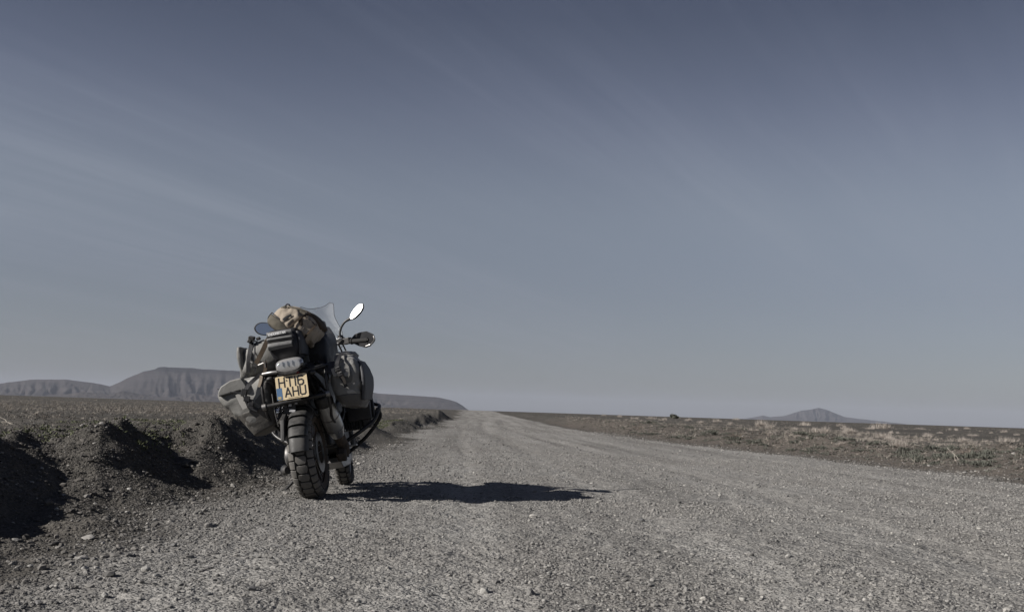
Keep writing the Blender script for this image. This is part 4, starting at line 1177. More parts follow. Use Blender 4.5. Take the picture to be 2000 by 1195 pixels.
bag('rolled_top', [((.305, -.10, .915), (.018, .02, 0), (0, .02, .03), 2.5), ((.315, -.07, .965), (.035, .03, 0), (0, .03, .028), 2.5), ((.345, -.02, 1.005), (.05, .05, 0), (0, .04, .026), 2.6), ((.36, .10, 1.02), (.055, .03, 0), (0, .06, .024), 2.6), ((.37, .24, 1.005), (.05, .02, 0), (0, .05, .022), 2.6)], MT['dry_bag'], pR_, wr=.006, wf=13, seed=14, nring=36)
MB().strap([(.345, -.02, 1.03), (.322, -.115, .975), (.312, -.135, .93), (.318, -.128, .87), (.345, -.118, .80), (.352, -.112, .765)], .026, normal=(0, -1, .2)).build('strap', MT['web'], pR_)
MB().box((.319, -.137, .905), (.036, .014, .030), (0, -12, 0)).box((.327, -.137, .868), (.038, .016, .034), (0, -14, 0)).build('buckle', MT['satin'], pR_, bevel=.005)
MB().box((.3185, -.146, .918), (.022, .004, .006), (0, -12, 0)).box((.330, -.147, .877), (.022, .004, .006), (0, -14, 0)).build('buckle_bar', MT['alu'], pR_, bevel=.001)
MB().strap([(.333, -.127, .848), (.345, -.124, .825), (.348, -.118, .79)], .020, normal=(0, -1, .1)).build('strap_end', MT['tan'], pR_)
MB().prism([(.26, .915), (.30, .925), (.312, .86), (.272, .855)], 'y', -.115, -.110).prism([(.35, .87), (.385, .875), (.378, .845), (.352, .845)], 'y', -.113, -.108).build('pale_patch', dusty('pale_patch_b', (.27, .265, .255), .6, 0, .2), pR_, bevel=.001)
bag('flap', [((.20, -.05, .945), (.035, .03, .02), (0, .0, .010), 3), ((.26, -.075, .925), (.02, .03, .03), (.0, .01, .03), 3), ((.30, -.085, .90), (.02, .02, .03), (.0, .01, .02), 3)], MT['pannier_side'], pR_, wr=.003, seed=19, nring=24)

# dry bag lying across the rack, its rolled end on the left
db = luggage('dry_bag', 'grey dry bag lying across the rack, its closed end pointing left', 'dry bag', (.035, 0, 0))
bag('body', [((-.455, .20, 1.075), (0, .10, 0), (0.018, 0, .108), 3.2), ((-.42, .20, 1.08), (0, .125, 0), (0.012, 0, .112), 2.8), ((-.36, .20, 1.095), (0, .135, 0), (0, 0, .125), 2.4), ((-.22, .20, 1.11), (0, .14, 0), (0, 0, .135), 2.2), ((-.05, .22, 1.11), (0, .14, 0), (0, 0, .14), 2.2), ((.03, .22, 1.09), (0, .12, 0), (0, 0, .12), 2.3)],
    MT['dry_bag'], db, wr=.009, wf=10, seed=41, nring=64, sub=8)
bag('rolled_end', [((-.455, .20, 1.00), (0, .10, 0), (.016, 0, .008), 4), ((-.460, .20, 1.07), (0, .13, 0), (.024, 0, .0), 4), ((-.464, .20, 1.14), (0, .135, 0), (.022, 0, 0), 4), ((-.464, .20, 1.20), (0, .13, 0), (.014, 0, 0), 4)], MT['dry_bag'], db, wr=.004, wf=12, seed=44, nring=48)
MB().strap([(-.41, .06, 1.00), (-.395, .045, 1.08), (-.375, .07, 1.17), (-.37, .14, 1.235), (-.37, .24, 1.24)], .032, normal=(0, -1, .1)).strap([(-.355, .05, .985), (-.345, .04, 1.09), (-.34, .08, 1.19), (-.335, .16, 1.235)], .010, normal=(0, -1, .1)).build('strap', MT['web'], db)
MB().box((-.36, .10, 1.255), (.045, .05, .03), (10, 20, 0)).box((-.375, .09, 1.235), (.03, .05, .03), (0, 40, 0)).box((-.315, .12, 1.247), (.030, .04, .022), (0, -10, 0)).build('buckle', MT['plastic'], db, bevel=.006)
MB().tube([(-.375, .05, 1.075), (-.36, .035, 1.062), (-.345, .04, 1.045), (-.33, .04, 1.06)], .012, 8).box((-.345, .035, 1.045), (.035, .02, .03), (0, 25, 0)).build('side_release', MT['plastic'], db, bevel=.003)
MB().strap([(-.43, .10, .98), (-.46, .06, .955), (-.50, .04, .925), (-.515, .05, .90)], .022, normal=(0, -1, .2)).build('loose_strap', MT['web'], db)
# tie-down strap over the load
td_ = luggage('tie_down_strap', 'brown webbing strap running from the backpack down past the dry bag', 'strap', (.035, 0, 0))
MB().strap([(-.185, -.06, 1.235), (-.215, -.09, 1.18), (-.27, -.06, 1.11), (-.33, .02, 1.06), (-.345, .03, 1.04)], .036, .004, normal=(0, -1, .1)).build('webbing', MT['tan_dark'], td_)
MB().strap([(-.235, -.12, 1.05), (-.235, -.14, .99), (-.25, -.16, .95), (-.27, -.17, .90), (-.285, -.17, .885)], .024, .003, normal=(0, -1, .1)).build('webbing', MT['tan_dark'], td_)
MB().strap([(-.262, -.175, .945), (-.275, -.18, .90), (-.292, -.18, .865)], .022, .003, normal=(0, -1, .1)).build('webbing', MT['tan'], td_)
MB().tube([(-.31, -.02, 1.035), (-.255, -.045, 1.045)], .006, 8, smoothpath=False).build('hook', MT['alu'], td_, smooth=True)
MB().box((-.232, -.135, 1.03), (.008, .012, .06)).build('label_tag', MT['grey_print'], td_, bevel=.002)

# tail bag
tb = luggage('tail_bag', 'charcoal and black tail bag with white maker lettering above the rear lamp', 'tail bag', (.032, 0, 0))
bag('body', [((-.058, -.07, 1.045), (.095, 0, 0), (0, .13, 0), 5), ((-.062, -.08, 1.09), (.110, 0, 0), (0, .145, 0), 5), ((-.066, -.08, 1.15), (.117, 0, 0), (0, .15, 0), 5), ((-.070, -.07, 1.215), (.114, 0, 0), (0, .145, 0), 4.5), ((-.072, -.05, 1.248), (.105, 0, 0), (0, .125, 0), 4)], MT['black_fab'], tb, wr=.003, wf=10, seed=31, nring=64)
def front_band(z0, z1, bulge, x0=-.172, x1=.012, th=.008, y=-.222):
    def zz_(x_, z_): return z_ + (x_ + .08) * .0
    return [((x0 + x1) / 2 + .0, y, z0), ((x1 - x0) / 2, 0, 0), (0, th, .0), 6], [((x0 + x1) / 2, y - bulge, (z0 + z1) / 2), ((x1 - x0) / 2, 0, 0), (0, th * 1.2, 0), 6], [((x0 + x1) / 2, y, z1), ((x1 - x0) / 2, 0, 0), (0, th, 0), 6]
bag('top_panel', front_band(1.208, 1.243, .004, y=-.205), MT['charcoal'], tb, wr=.001, seed=2, nring=40)
bag('middle_panel', front_band(1.178, 1.196, .003, y=-.226), MT['charcoal'], tb, wr=.001, seed=3, nring=40)
bag('lower_panel', front_band(1.112, 1.158, .010, x0=-.170, x1=.010, th=.010, y=-.228), MT['charcoal'], tb, wr=.0025, seed=4, nring=40)
MB().tube([(-.172, -.232, 1.168), (-.06, -.240, 1.168), (.02, -.232, 1.168)], .003, 6).tube([(-.172, -.226, 1.203), (-.06, -.234, 1.203), (.02, -.226, 1.203)], .003, 6).build('zip', MT['satin'], tb, smooth=True)
lettering('ENDURISTAN', (-.158, -.2235, 1.217), (1, 0, .03), (0, .0, 1), .0150, .0040, .30, lift=.003, wscale=1.05).build('lettering', MT['white_print'], tb)
bag('dark_side', [((.048, -.06, 1.06), (.012, 0, 0), (0, .13, 0), 5), ((.055, -.06, 1.15), (.014, 0, 0), (0, .14, 0), 5), ((.045, -.06, 1.225), (.012, 0, 0), (0, .12, 0), 5)], MT['pannier_side'], tb, wr=.002, seed=7, nring=32)

# black kit bag strapped on the seat, seen to the right of the tail bag
kb = luggage('black_kit_bag', 'black kit bag standing on the seat behind the backpack, squared top', 'bag')
bag('body', [((.07, .42, .99), (.15, 0, 0), (0, .27, 0), 5), ((.065, .42, 1.08), (.165, 0, 0), (0, .28, 0), 5), ((.07, .43, 1.19), (.155, 0, 0), (0, .26, 0), 5), ((.075, .50, 1.265), (.125, 0, 0), (0, .18, 0), 5), ((.08, .56, 1.29), (.10, 0, 0), (0, .12, 0), 5)], MT['black_fab'], kb, wr=.006, wf=8, seed=61, nring=64)
bag('lid', [((.085, .66, 1.27), (.062, 0, 0), (0, .09, 0), 6), ((.085, .66, 1.33), (.060, 0, 0), (0, .09, 0), 6), ((.087, .66, 1.355), (.056, 0, 0), (0, .08, 0), 6)], MT['black_fab'], kb, wr=.001, nring=32)
MB().strap([(.02, .335, 1.27), (.09, .33, 1.22), (.16, .345, 1.16), (.20, .38, 1.11)], .020, normal=(0, -1, 0)).build('strap', MT['web'], kb)
MB().ell((.115, .338, 1.125), (.035, .004, .018), 20, 8).build('badge', MT['pannier_side'], kb, smooth=True)
MB().prism([(.04, .985), (.085, 1.0), (.10, .985), (.06, .965)], 'y', -.09, -.07).build('loose_flap', MT['charcoal'], kb, bevel=.003)
MB().strap([(.12, .10, .985), (.16, .02, 1.0), (.20, -.02, .97), (.25, .0, .95)], .028, normal=(0, -.4, 1)).strap([(.06, -.05, .97), (.12, -.10, .955), (.19, -.10, .945), (.24, -.06, .95)], .022, normal=(0, -.6, 1)).build('strap', MT['web'], kb)

# tan backpack on top
bp_ = luggage('backpack', 'tan canvas backpack strapped on top of the luggage, letters on its right side', 'backpack', (.105, 0, -.022))
ca2, sa2 = math.cos(R(-38)), math.sin(R(-38))
def ax(u, v): # long axis runs down to the right
    return (u * ca2 - v * sa2, 0, u * sa2 + v * ca2)
O_ = (-.085, .12, 1.335)
def bpc(u, y_, v):
    a = ax(u, v); return (O_[0] + a[0], O_[1] + y_, O_[2] + a[2])
bag('body', [(bpc(-.145, 0, -.03), ax(0, .050), (0, .13, 0), 3.4), (bpc(-.105, 0, -.012), ax(0, .085), (0, .16, 0), 3.2), (bpc(-.02, 0, .0), ax(0, .106), (0, .18, 0), 3.2), (bpc(.08, 0, 0), ax(0, .104), (0, .18, 0), 3.2), (bpc(.15, 0, -.015), ax(0, .086), (0, .16, 0), 3.4), (bpc(.190, 0, -.025), ax(0, .064), (0, .13, 0), 3.6)],
    MT['tan'], bp_, wr=.012, wf=13, seed=77, nring=88, sub=9)
bag('side_pocket', [(bpc(-.155, -.135, -.055), ax(0, .030), (0, .05, 0), 3.5), (bpc(-.09, -.155, -.065), ax(0, .040), (0, .05, 0), 3.5), (bpc(0.0, -.155, -.078), ax(0, .032), (0, .045, 0), 3.5), (bpc(.06, -.14, -.09), ax(0, .018), (0, .035, 0), 3.5)], MT['tan_grey'], bp_, wr=.003, seed=5, nring=40)
bag('back_pad', [(bpc(-.08, .03, .095), ax(.02, .012), (0, .13, 0), 4), (bpc(.05, .03, .108), ax(.02, .018), (0, .15, 0), 4), (bpc(.15, .03, .085), ax(.02, .016), (0, .13, 0), 4), (bpc(.20, .03, .055), ax(.012, .02), (0, .11, 0), 4)], MT['tan_dark'], bp_, wr=.004, seed=15, nring=36)
MB().tube([bpc(-.175, -.12, -.012), bpc(-.12, -.17, -.018), bpc(-.04, -.19, -.030), bpc(.05, -.185, -.048), bpc(.12, -.165, -.075)], .0045, 8).tube([bpc(-.175, -.12, -.012), bpc(-.185, -.10, -.06), bpc(-.15, -.13, -.10), bpc(-.08, -.15, -.112)], .0045, 8).tube([bpc(-.10, -.14, .078), bpc(0, -.165, .088), bpc(.10, -.16, .080), bpc(.17, -.13, .062)], .005, 8).build('piping', MT['web'], bp_, smooth=True)
MB().strap([bpc(-.02, -.195, .045), bpc(-.045, -.200, .01), bpc(-.055, -.196, -.018)], .017, .006, normal=(0, -1, 0)).build('dark_strap', MT['web'], bp_)
uxv = Vector(ax(1, -.12)); uzv = Vector(ax(.12, 1))
lettering('DJI', bpc(.098, -.213, -.016), uxv, uzv, .030, .0062, .30, lift=.004).build('lettering', MT['web'], bp_)
bag('dark_badge', [(bpc(.035, -.186, .055), ax(0, .014), (0, .010, 0), 3), (bpc(.065, -.190, .035), ax(0, .022), (0, .010, 0), 3), (bpc(.088, -.188, .015), ax(0, .014), (0, .006, 0), 3)], MT['tan_dark'], bp_, wr=.001, nring=20)
MB().ell(bpc(.012, -.192, -.062), (.008, .004, .007), 12, 8).build('eyelet', MT['web'], bp_, smooth=True)
MB().strap([bpc(.075, -.150, .108), bpc(.055, -.196, .07), bpc(.03, -.204, .01), bpc(.005, -.200, -.06), bpc(-.01, -.18, -.095)], .016, .006, normal=(0, -1, 0)).build('compression_strap', MT['tan_dark'], bp_)
MB().strap([bpc(.165, -.140, .075), bpc(.165, -.180, .04), bpc(.15, -.186, -.03), bpc(.145, -.17, -.085)], .014, .006, normal=(0, -1, 0)).build('compression_strap', MT['tan_dark'], bp_)
# carry handle loop, buckles and lashing on the crown
MB().tube([bpc(-.105, -.12, .072), bpc(-.108, -.13, .094), bpc(-.088, -.13, .102), bpc(-.070, -.12, .084)], .0055, 8).build('carry_loop', MT['web'], bp_, smooth=True)
MB().strap([bpc(-.13, -.135, .055), bpc(-.08, -.155, .085), bpc(0, -.150, .110), bpc(.05, -.14, .118)], .018, .004, normal=(0, -.7, .7)).build('lashing', MT['tan_grey'], bp_)
MB().box(bpc(.035, -.155, .098), (.048, .014, .022), (0, 30, 0)).box(bpc(-.105, -.155, .068), (.026, .014, .022), (0, -20, 0)).build('buckle', MT['tan_grey'], bp_, bevel=.004)
MB().tube([bpc(.08, -.165, -.112), bpc(.13, -.18, -.100), bpc(.155, -.175, -.085), bpc(.150, -.17, -.070), bpc(.10, -.175, -.088), bpc(.06, -.17, -.100)], .0038, 8).build('cord_loop', MT['tan'], bp_, smooth=True)
MB().strap([(-.175, -.02, 1.262), (-.19, -.05, 1.225), (-.235, -.03, 1.190), (-.275, -.01, 1.185)], .034, .005, normal=(0, -1, .1)).build('shoulder_strap', MT['tan'], bp_)
bag('strap_knot', [((-.235, .0, 1.245), (.012, 0, .002), (0, .02, .022), 3), ((-.21, -.02, 1.25), (.012, 0, 0), (0, .03, .035), 3), ((-.175, -.03, 1.245), (.012, 0, 0), (0, .03, .03), 3)], MT['tan_dark'], bp_, wr=.003, nring=20)
MB().tube([(-.225, -.01, 1.28), (-.222, -.01, 1.315), (-.205, -.01, 1.33), (-.185, -.01, 1.32)], .0045, 8).build('strap_ring', MT['alu'], bp_, smooth=True)
# ------------------------------------------------------------------ loose gravel (nobody could count it)
st = M('stone', rough=0.92, spec=0.2)
oi = st.node('ShaderNodeObjectInfo')
ia = st.node('ShaderNodeAttribute'); ia.attribute_type = 'INSTANCER'; ia.attribute_name = 'onroad'
grey = st.ramp(oi.outputs['Random'], [(0.0, (0.125, 0.122, 0.118)), (0.45, (0.205, 0.200, 0.190)), (0.9, (0.260, 0.252, 0.238)), (0.97, (0.33, 0.32, 0.30)), (1.0, (0.40, 0.385, 0.355))])
brown = st.ramp(oi.outputs['Random'], [(0.0, (0.042, 0.040, 0.038)), (0.6, (0.085, 0.078, 0.070)), (0.92, (0.125, 0.115, 0.104)), (0.965, (0.26, 0.25, 0.235)), (1.0, (0.36, 0.345, 0.32))])
scol = st.mix(ia.outputs['Fac'], brown, grey)
scol = st.mix(st.map(st.noise(2.3, 4, 0.6), 0.35, 0.65, 0, 0.35), scol, (0.12, 0.112, 0.104))
st.col(scol)

ng = bpy.data.node_groups.new('scatter_stones', 'GeometryNodeTree')
ng.interface.new_socket('Geometry', in_out='INPUT', socket_type='NodeSocketGeometry')
ng.interface.new_socket('Geometry', in_out='OUTPUT', socket_type='NodeSocketGeometry')
N = ng.nodes; Lk = ng.links
gi = N.new('NodeGroupInput'); go = N.new('NodeGroupOutput')
join = N.new('GeometryNodeJoinGeometry')
for k in range(6):
    ico = N.new('GeometryNodeMeshIcoSphere'); ico.inputs['Radius'].default_value = 1.0; ico.inputs['Subdivisions'].default_value = 1 if k % 2 else 2
    pn = N.new('GeometryNodeInputPosition'); nt = N.new('ShaderNodeTexVoronoi'); nt.inputs['Scale'].default_value = 0.9
    va = N.new('ShaderNodeVectorMath'); va.operation = 'ADD'; va.inputs[1].default_value = (k * 7.3, k * 3.1, k * 5.7)
    Lk.new(pn.outputs[0], va.inputs[0]); Lk.new(va.outputs[0], nt.inputs['Vector'])
    sm = N.new('ShaderNodeMath'); sm.operation = 'MULTIPLY_ADD'; sm.inputs[1].default_value = -0.75; sm.inputs[2].default_value = 1.35
    Lk.new(nt.outputs['Distance'], sm.inputs[0])
    vs_ = N.new('ShaderNodeVectorMath'); vs_.operation = 'SCALE'
    Lk.new(pn.outputs[0], vs_.inputs[0]); Lk.new(sm.outputs[0], vs_.inputs['Scale'])
    sp_ = N.new('GeometryNodeSetPosition'); Lk.new(ico.outputs['Mesh'], sp_.inputs['Geometry']); Lk.new(vs_.outputs[0], sp_.inputs['Position'])
    ss_ = N.new('GeometryNodeSetShadeSmooth'); ss_.inputs['Shade Smooth'].default_value = False
    Lk.new(sp_.outputs[0], ss_.inputs[0])
    sm_ = N.new('GeometryNodeSetMaterial'); sm_.inputs['Material'].default_value = st.m; Lk.new(ss_.outputs[0], sm_.inputs[0])
    g2i = N.new('GeometryNodeGeometryToInstance'); Lk.new(sm_.outputs[0], g2i.inputs[0])
    Lk.new(g2i.outputs[0], join.inputs[0])
iop = N.new('GeometryNodeInstanceOnPoints'); iop.inputs['Pick Instance'].default_value = True
def nattr(name, t):
    a = N.new('GeometryNodeInputNamedAttribute'); a.data_type = t; a.inputs['Name'].default_value = name; return a.outputs[0]
Lk.new(gi.outputs[0], iop.inputs['Points']); Lk.new(join.outputs[0], iop.inputs['Instance'])
Lk.new(nattr('variant', 'INT'), iop.inputs['Instance Index'])
Lk.new(nattr('size', 'FLOAT_VECTOR'), iop.inputs['Scale'])
rv = N.new('FunctionNodeEulerToRotation'); Lk.new(nattr('turn', 'FLOAT_VECTOR'), rv.inputs[0]); Lk.new(rv.outputs[0], iop.inputs['Rotation'])
Lk.new(iop.outputs[0], go.inputs[0])

def scatter(name, x, y, r, flat=0.62):
    n = len(x)
    sc = np.stack([r * rng.uniform(.75, 1.35, n), r * rng.uniform(.7, 1.2, n), r * rng.uniform(.45, .9, n)], 1)
    z = terrain(x, y, np.maximum(row_step(np.hypot(x, y)), .012) * .55) + sc[:, 2] * rng.uniform(-.15, .45, n)
    me = bpy.data.meshes.new(name); me.vertices.add(n)
    me.vertices.foreach_set('co', np.stack([x, y, z], 1).astype(np.float32).ravel())
    a = me.attributes.new('size', 'FLOAT_VECTOR', 'POINT'); a.data.foreach_set('vector', sc.astype(np.float32).ravel())
    t = np.stack([rng.uniform(-.35, .35, n), rng.uniform(-.35, .35, n), rng.uniform(0, 6.28, n)], 1)
    a = me.attributes.new('turn', 'FLOAT_VECTOR', 'POINT'); a.data.foreach_set('vector', t.astype(np.float32).ravel())
    a = me.attributes.new('variant', 'INT', 'POINT'); a.data.foreach_set('value', rng.integers(0, 6, n).astype(np.int32))
    wo2 = fbm2(x * .9 + 5, y * .9, 3, 3) * .5 + rng.normal(0, .25, n)
    dl = road_left(y) - x + wo2 * np.clip(y / 14, .5, 2.2); dr = x - road_right(y) + wo2
    a = me.attributes.new('onroad', 'FLOAT', 'POINT'); a.data.foreach_set('value', (sst(.5, -.6, dl) * sst(.4, -.5, dr) * (.70 + .30 * sst(.3, -2.4, dl))).astype(np.float32))  # stones turn browner at the left too: dirt and painted light falloff
    o = link(name, me, st.m)
    md = o.modifiers.new('scatter', 'NODES'); md.node_group = ng
    return tag(o, kind='stuff')
def wedge(n, y0, y1, k=0.62, pad=0.6):
    """random points on the ground in front of the road edge, even in area"""
    y = np.sqrt(rng.uniform(y0 ** 2, y1 ** 2, n)); x = rng.uniform(-1, 1, n) * (k * y + pad)
    return x, y
def thin(x, y, keep): 
    m = rng.uniform(0, 1, len(x)) < keep; return x[m], y[m]
def road_density(x, y):
    xl, xr = road_left(y), road_right(y); lat = x - (xl * .75 + xr * .25)
    a = .62 + .8 * fbm2(lat * 1.5, y * .10, 3, 71) + .9 * fbm2(x * 1.1, y * .9, 3, 72)
    return np.clip(a * (1 - .55 * packed(x, y)), .12, 1.0)
x, y = wedge(105000, 2.3, 8.5); x, y = thin(x, y, road_density(x, y)); scatter('fine_gravel', x, y, rng.lognormal(math.log(.0050), .38, len(x)).clip(.0025, .013))
x, y = wedge(120000, 8.0, 18.0, .60, .3); x, y = thin(x, y, road_density(x, y) * .8); scatter('gravel', x, y, rng.lognormal(math.log(.0072), .36, len(x)).clip(.004, .016))
x, y = wedge(90000, 17.0, 48.0, .58, 0); x, y = thin(x, y, road_density(x, y) * .45); scatter('far_gravel', x, y, rng.lognormal(math.log(.0115), .35, len(x)).clip(.006, .024))
x, y = wedge(1100, 2.3, 14.0); scatter('coarse_gravel', x, y, rng.lognormal(math.log(.012), .33, len(x)).clip(.008, .024))
# rubble on the bank and along the verge
y = rng.uniform(3.5, 20, 26000); x = road_left(y) - rng.uniform(-.5, 3.2, len(y)); scatter('bank_rubble', x, y, rng.lognormal(math.log(.0062), .62, len(x)).clip(.003, .027))
y = rng.uniform(9, 40, 16000); x = road_right(y) + rng.uniform(-.6, 4.2, len(y)); scatter('verge_rubble', x, y, rng.lognormal(math.log(.0115), .45, len(x)).clip(.005, .030))

# ------------------------------------------------------------------ single stones big enough to pick out
def ground_at(px, py, z0=0.0):
    """where the line of sight to an outline point meets the ground: gives a fixed world position"""
    Mx = Matrix.Rotation(R(90 + 5.717), 3, 'X') @ Matrix.Rotation(R(1.85), 3, 'Z')
    d = Mx @ Vector(((px - 1000) / 2050, -(py - 597.5) / 2050, -1))
    ts = 1.5 / d.y * 1.004 ** np.arange(1500)
    zt = terrain(d.x * ts, d.y * ts)
    hit = np.nonzero(CAM_H + d.z * ts <= zt)[0]
    t = float(ts[hit[0]]) if len(hit) else float(ts[-1])
    p = Vector((0, 0, CAM_H)) + d * t
    return p
def rock_mesh(seed, sub=2):
    import bmesh as _bm
    b = _bm.new(); _bm.ops.create_icosphere(b, subdivisions=sub, radius=1.0)
    co = np.array([v.co[:] for v in b.verts]); r_ = random.Random(seed)
    s_ = 1 + .55 * noise3(co[:, 0] * 1.1 + seed, co[:, 1] * 1.1, co[:, 2] * 1.1, seed) + .35 * noise3(co[:, 0] * 2.6, co[:, 1] * 2.6 + seed, co[:, 2] * 2.6, seed)
    co = co * s_[:, None]
    for _ in range(5):                                     # knock flat faces off it
        nrm_ = np.array([r_.gauss(0, 1) for _ in range(3)]); nrm_ /= np.linalg.norm(nrm_); d_ = r_.uniform(.55, .8)
        q = co @ nrm_; co = np.where((q > d_)[:, None], co - np.outer(q - d_, nrm_), co)
    for v, c in zip(b.verts, co): v.co = c
    me = bpy.data.meshes.new('stone'); b.to_mesh(me); b.free(); return me
pale = M('pale_stone', (0.30, 0.29, 0.27), 0.9); pale.col(pale.ramp(pale.noise(3.0, 5, .65), [(.35, (.20, .195, .185)), (.65, (.34, .33, .305))]))
dark = M('dark_stone', (0.10, 0.098, 0.095), 0.85); dark.col(dark.ramp(dark.noise(3.0, 5, .65), [(.35, (.08, .078, .078)), (.65, (.15, .147, .143))]))
rocks = [rock_mesh(k) for k in range(6)]; rocks_d = [rock_mesh(20 + k) for k in range(3)]
for m_ in rocks: m_.materials.append(pale.m)
for m_ in rocks_d: m_.materials.append(dark.m)
for i, (px_, py_, s_, dk) in enumerate([(302, 1018, 10, 0), (422, 1020, 8, 0), (285, 1115, 19, 0), (305, 1126, 14, 0), (165, 1117, 15, 0), (140, 1103, 9, 0), (58, 1106, 12, 0), (32, 1108, 9, 0),
        (205, 1162, 15, 0), (490, 1152, 17, 1), (550, 1156, 12, 0), (403, 1160, 15, 1), (1972, 968, 9, 0), (945, 1149, 24, 0), (866, 1050, 8, 0), (722, 1100, 10, 1), (870, 1113, 9, 1),
        (1254, 1014, 15, 1), (1541, 1086, 15, 0), (1668, 1110, 10, 0), (1966, 1082, 11, 0), (338, 1065, 14, 1), (110, 1003, 9, 0), (248, 1000, 9, 0), (252, 957, 10, 0), (389, 966, 9, 0), (590, 1093, 9, 0),
        (260, 1085, 12, 1), (75, 1180, 16, 1), (700, 1178, 14, 0), (1110, 1145, 10, 0), (1450, 1165, 13, 0), (1230, 1180, 14, 1), (1800, 1150, 12, 1), (1880, 1012, 9, 0), (1600, 1040, 9, 0)]):
    p = ground_at(px_, py_)
    s = s_ * p.y / 2050 / 2
    dk_ = rocks_d if dk else rocks
    o = link('stone', dk_[i % len(dk_)])
    zz0 = float(terrain(np.array([p.x]), np.array([p.y]), np.array([.012]))[0])
    o.location = (p.x, p.y, zz0 + s * .25); o.scale = (s * 1.15, s, s * .72); o.rotation_euler = (random.uniform(-.3, .3), random.uniform(-.3, .3), random.uniform(0, 6.28))
    UL = {17: 'largest pale flat stone on the gravel at the bottom centre of the road', 2: 'pale blocky stone in the loose gravel at lower left, upper of a close pair', 3: 'pale blocky stone in the loose gravel at lower left, lower of a close pair', 16: 'small pale stone on the verge beside the right edge of the picture', 0: 'pale stone alone at the upper left where gravel meets dark earth'}
    lone = {(945, 1149): 17, (285, 1115): 2, (305, 1126): 3, (1972, 968): 16, (302, 1018): 0}.get((px_, py_))
    if lone is not None: tag(o, UL[lone], 'stone', 'pale loose stones on the gravel')
    elif dk: tag(o, 'dark flat-sided stone lying loose on the grey gravel', 'stone', 'dark loose stones on the gravel')
    else: tag(o, 'pale angular stone lying loose on the grey gravel', 'stone', 'pale loose stones on the gravel')

# ------------------------------------------------------------------ plants
def blades(n_t, cx_, cy_, cz_, rad_, ht, nb, width, lean=0.6, r_=None, leafy=False, base_spread=.35):
    """tufts of thin blades as triangles: arrays cx_, cy_, cz_, rad_, ht of length n_t"""
    r_ = r_ or rng
    C_ = np.repeat(np.stack([cx_, cy_, cz_], 1), nb, 0); RD = np.repeat(rad_, nb); HT = np.repeat(ht, nb)
    n = n_t * nb
    a = r_.uniform(0, 2 * math.pi, n); u = np.sqrt(r_.uniform(0, 1, n))
    b0 = C_ + np.stack([np.cos(a) * u * RD * base_spread, np.sin(a) * u * RD * base_spread, np.full(n, -.01)], 1)
    a2 = a + r_.normal(0, .5, n); h = HT * r_.uniform(.45, 1.0, n)
    tip = C_ + np.stack([np.cos(a2) * u * RD, np.sin(a2) * u * RD, h * (1 - .45 * u ** 2)], 1) + r_.normal(0, .04, (n, 3)) * RD[:, None] * lean
    wd = np.stack([-np.sin(a2 + r_.normal(0, .8, n)), np.cos(a2), np.zeros(n)], 1) * (width * r_.uniform(.6, 1.4, n))[:, None]
    if leafy:
        mid = (b0 + tip) / 2
        V = np.stack([b0, mid + wd, tip, mid - wd], 1).reshape(-1, 3); F = np.arange(n * 4).reshape(-1, 4)
    else:
        V = np.stack([b0 - wd * .5, b0 + wd * .5, tip], 1).reshape(-1, 3); F = np.arange(n * 3).reshape(-1, 3)
    return V, F
def leafmat(name, lo, hi, vary=3.0, rand_obj=False):
    m = M(name, lo, .85, 0, .15)
    c = m.ramp(m.noise(vary, 3, .6), [(.32, lo), (.68, hi)])
    m.col(c); m.b.inputs['Subsurface Weight'].default_value = 0.0
    return m.m
PM = {'dry': leafmat('dry_stems', (.30, .27, .24), (.48, .43, .385), 9), 'green': leafmat('green_leaves', (.078, .080, .068), (.132, .134, .114), 12),
      'grass': leafmat('short_grass', (.070, .080, .045), (.150, .160, .095), 3), 'drygrass': leafmat('dry_grass', (.18, .163, .142), (.34, .305, .265), 1.3),
      'dark': leafmat('dark_leaves', (.045, .048, .038), (.095, .095, .076), 4), 'deadwood': leafmat('dead_brushwood', (.09, .076, .065), (.22, .185, .155), 7), 'bleached': leafmat('bleached_wood', (.30, .27, .235), (.42, .385, .335), 9)}
def tz(x, y): return terrain(np.asarray(x, float), np.asarray(y, float))
# short green grass on the shoulder of the left bank
n = 15000
y = rng.uniform(6.5, 42, n) ** 1.0; x = road_left(y) - rng.uniform(.7, 4.0, n)
keep = ((fbm2(x * 1.0, y * .7, 3, 81) > -.02) & (road_left(y) - x > 1.7)) | ((np.hypot((x + 3.9) / 1.0, (y - 9.2) / 1.6) < 1)) | (np.hypot((x + 3.6) / .9, (y - 31) / 6) < 1)
x, y = x[keep], y[keep]
V_, F_ = blades(len(x), x, y, tz(x, y), rng.uniform(.03, .08, len(x)), rng.uniform(.015, .045, len(x)), 7, .006, leafy=True)
tag(link('grass', np_mesh('grass', V_, F_), PM['grass']), kind='stuff')
# dry tufts over both plains
n = 40000
r = np.exp(rng.uniform(math.log(9), math.log(185), n)); a = rng.uniform(-.60, .60, n); x = r * np.sin(a); y = r * np.cos(a)
keep = ((road_left(y) - x > 2.8) | (x - road_right(y) > 4.2)) & (fbm2(x * .12, y * .12, 4, 91) + rng.uniform(-.35, .35, n) > .0)
x, y, r = x[keep], y[keep], r[keep]; k = np.clip(r / 26, .6, 2.6)
keep2 = (x < 0) | (rng.uniform(0, 1, len(x)) < .45); x, y, r, k = x[keep2], y[keep2], r[keep2], k[keep2]
V_, F_ = blades(len(x), x, y, tz(x, y), rng.uniform(.05, .15, len(x)) * k, rng.uniform(.03, .085, len(x)) * k ** .8, 12, .010)
tag(link('dry_grass', np_mesh('dry_grass', V_, F_), PM['drygrass']), kind='stuff')

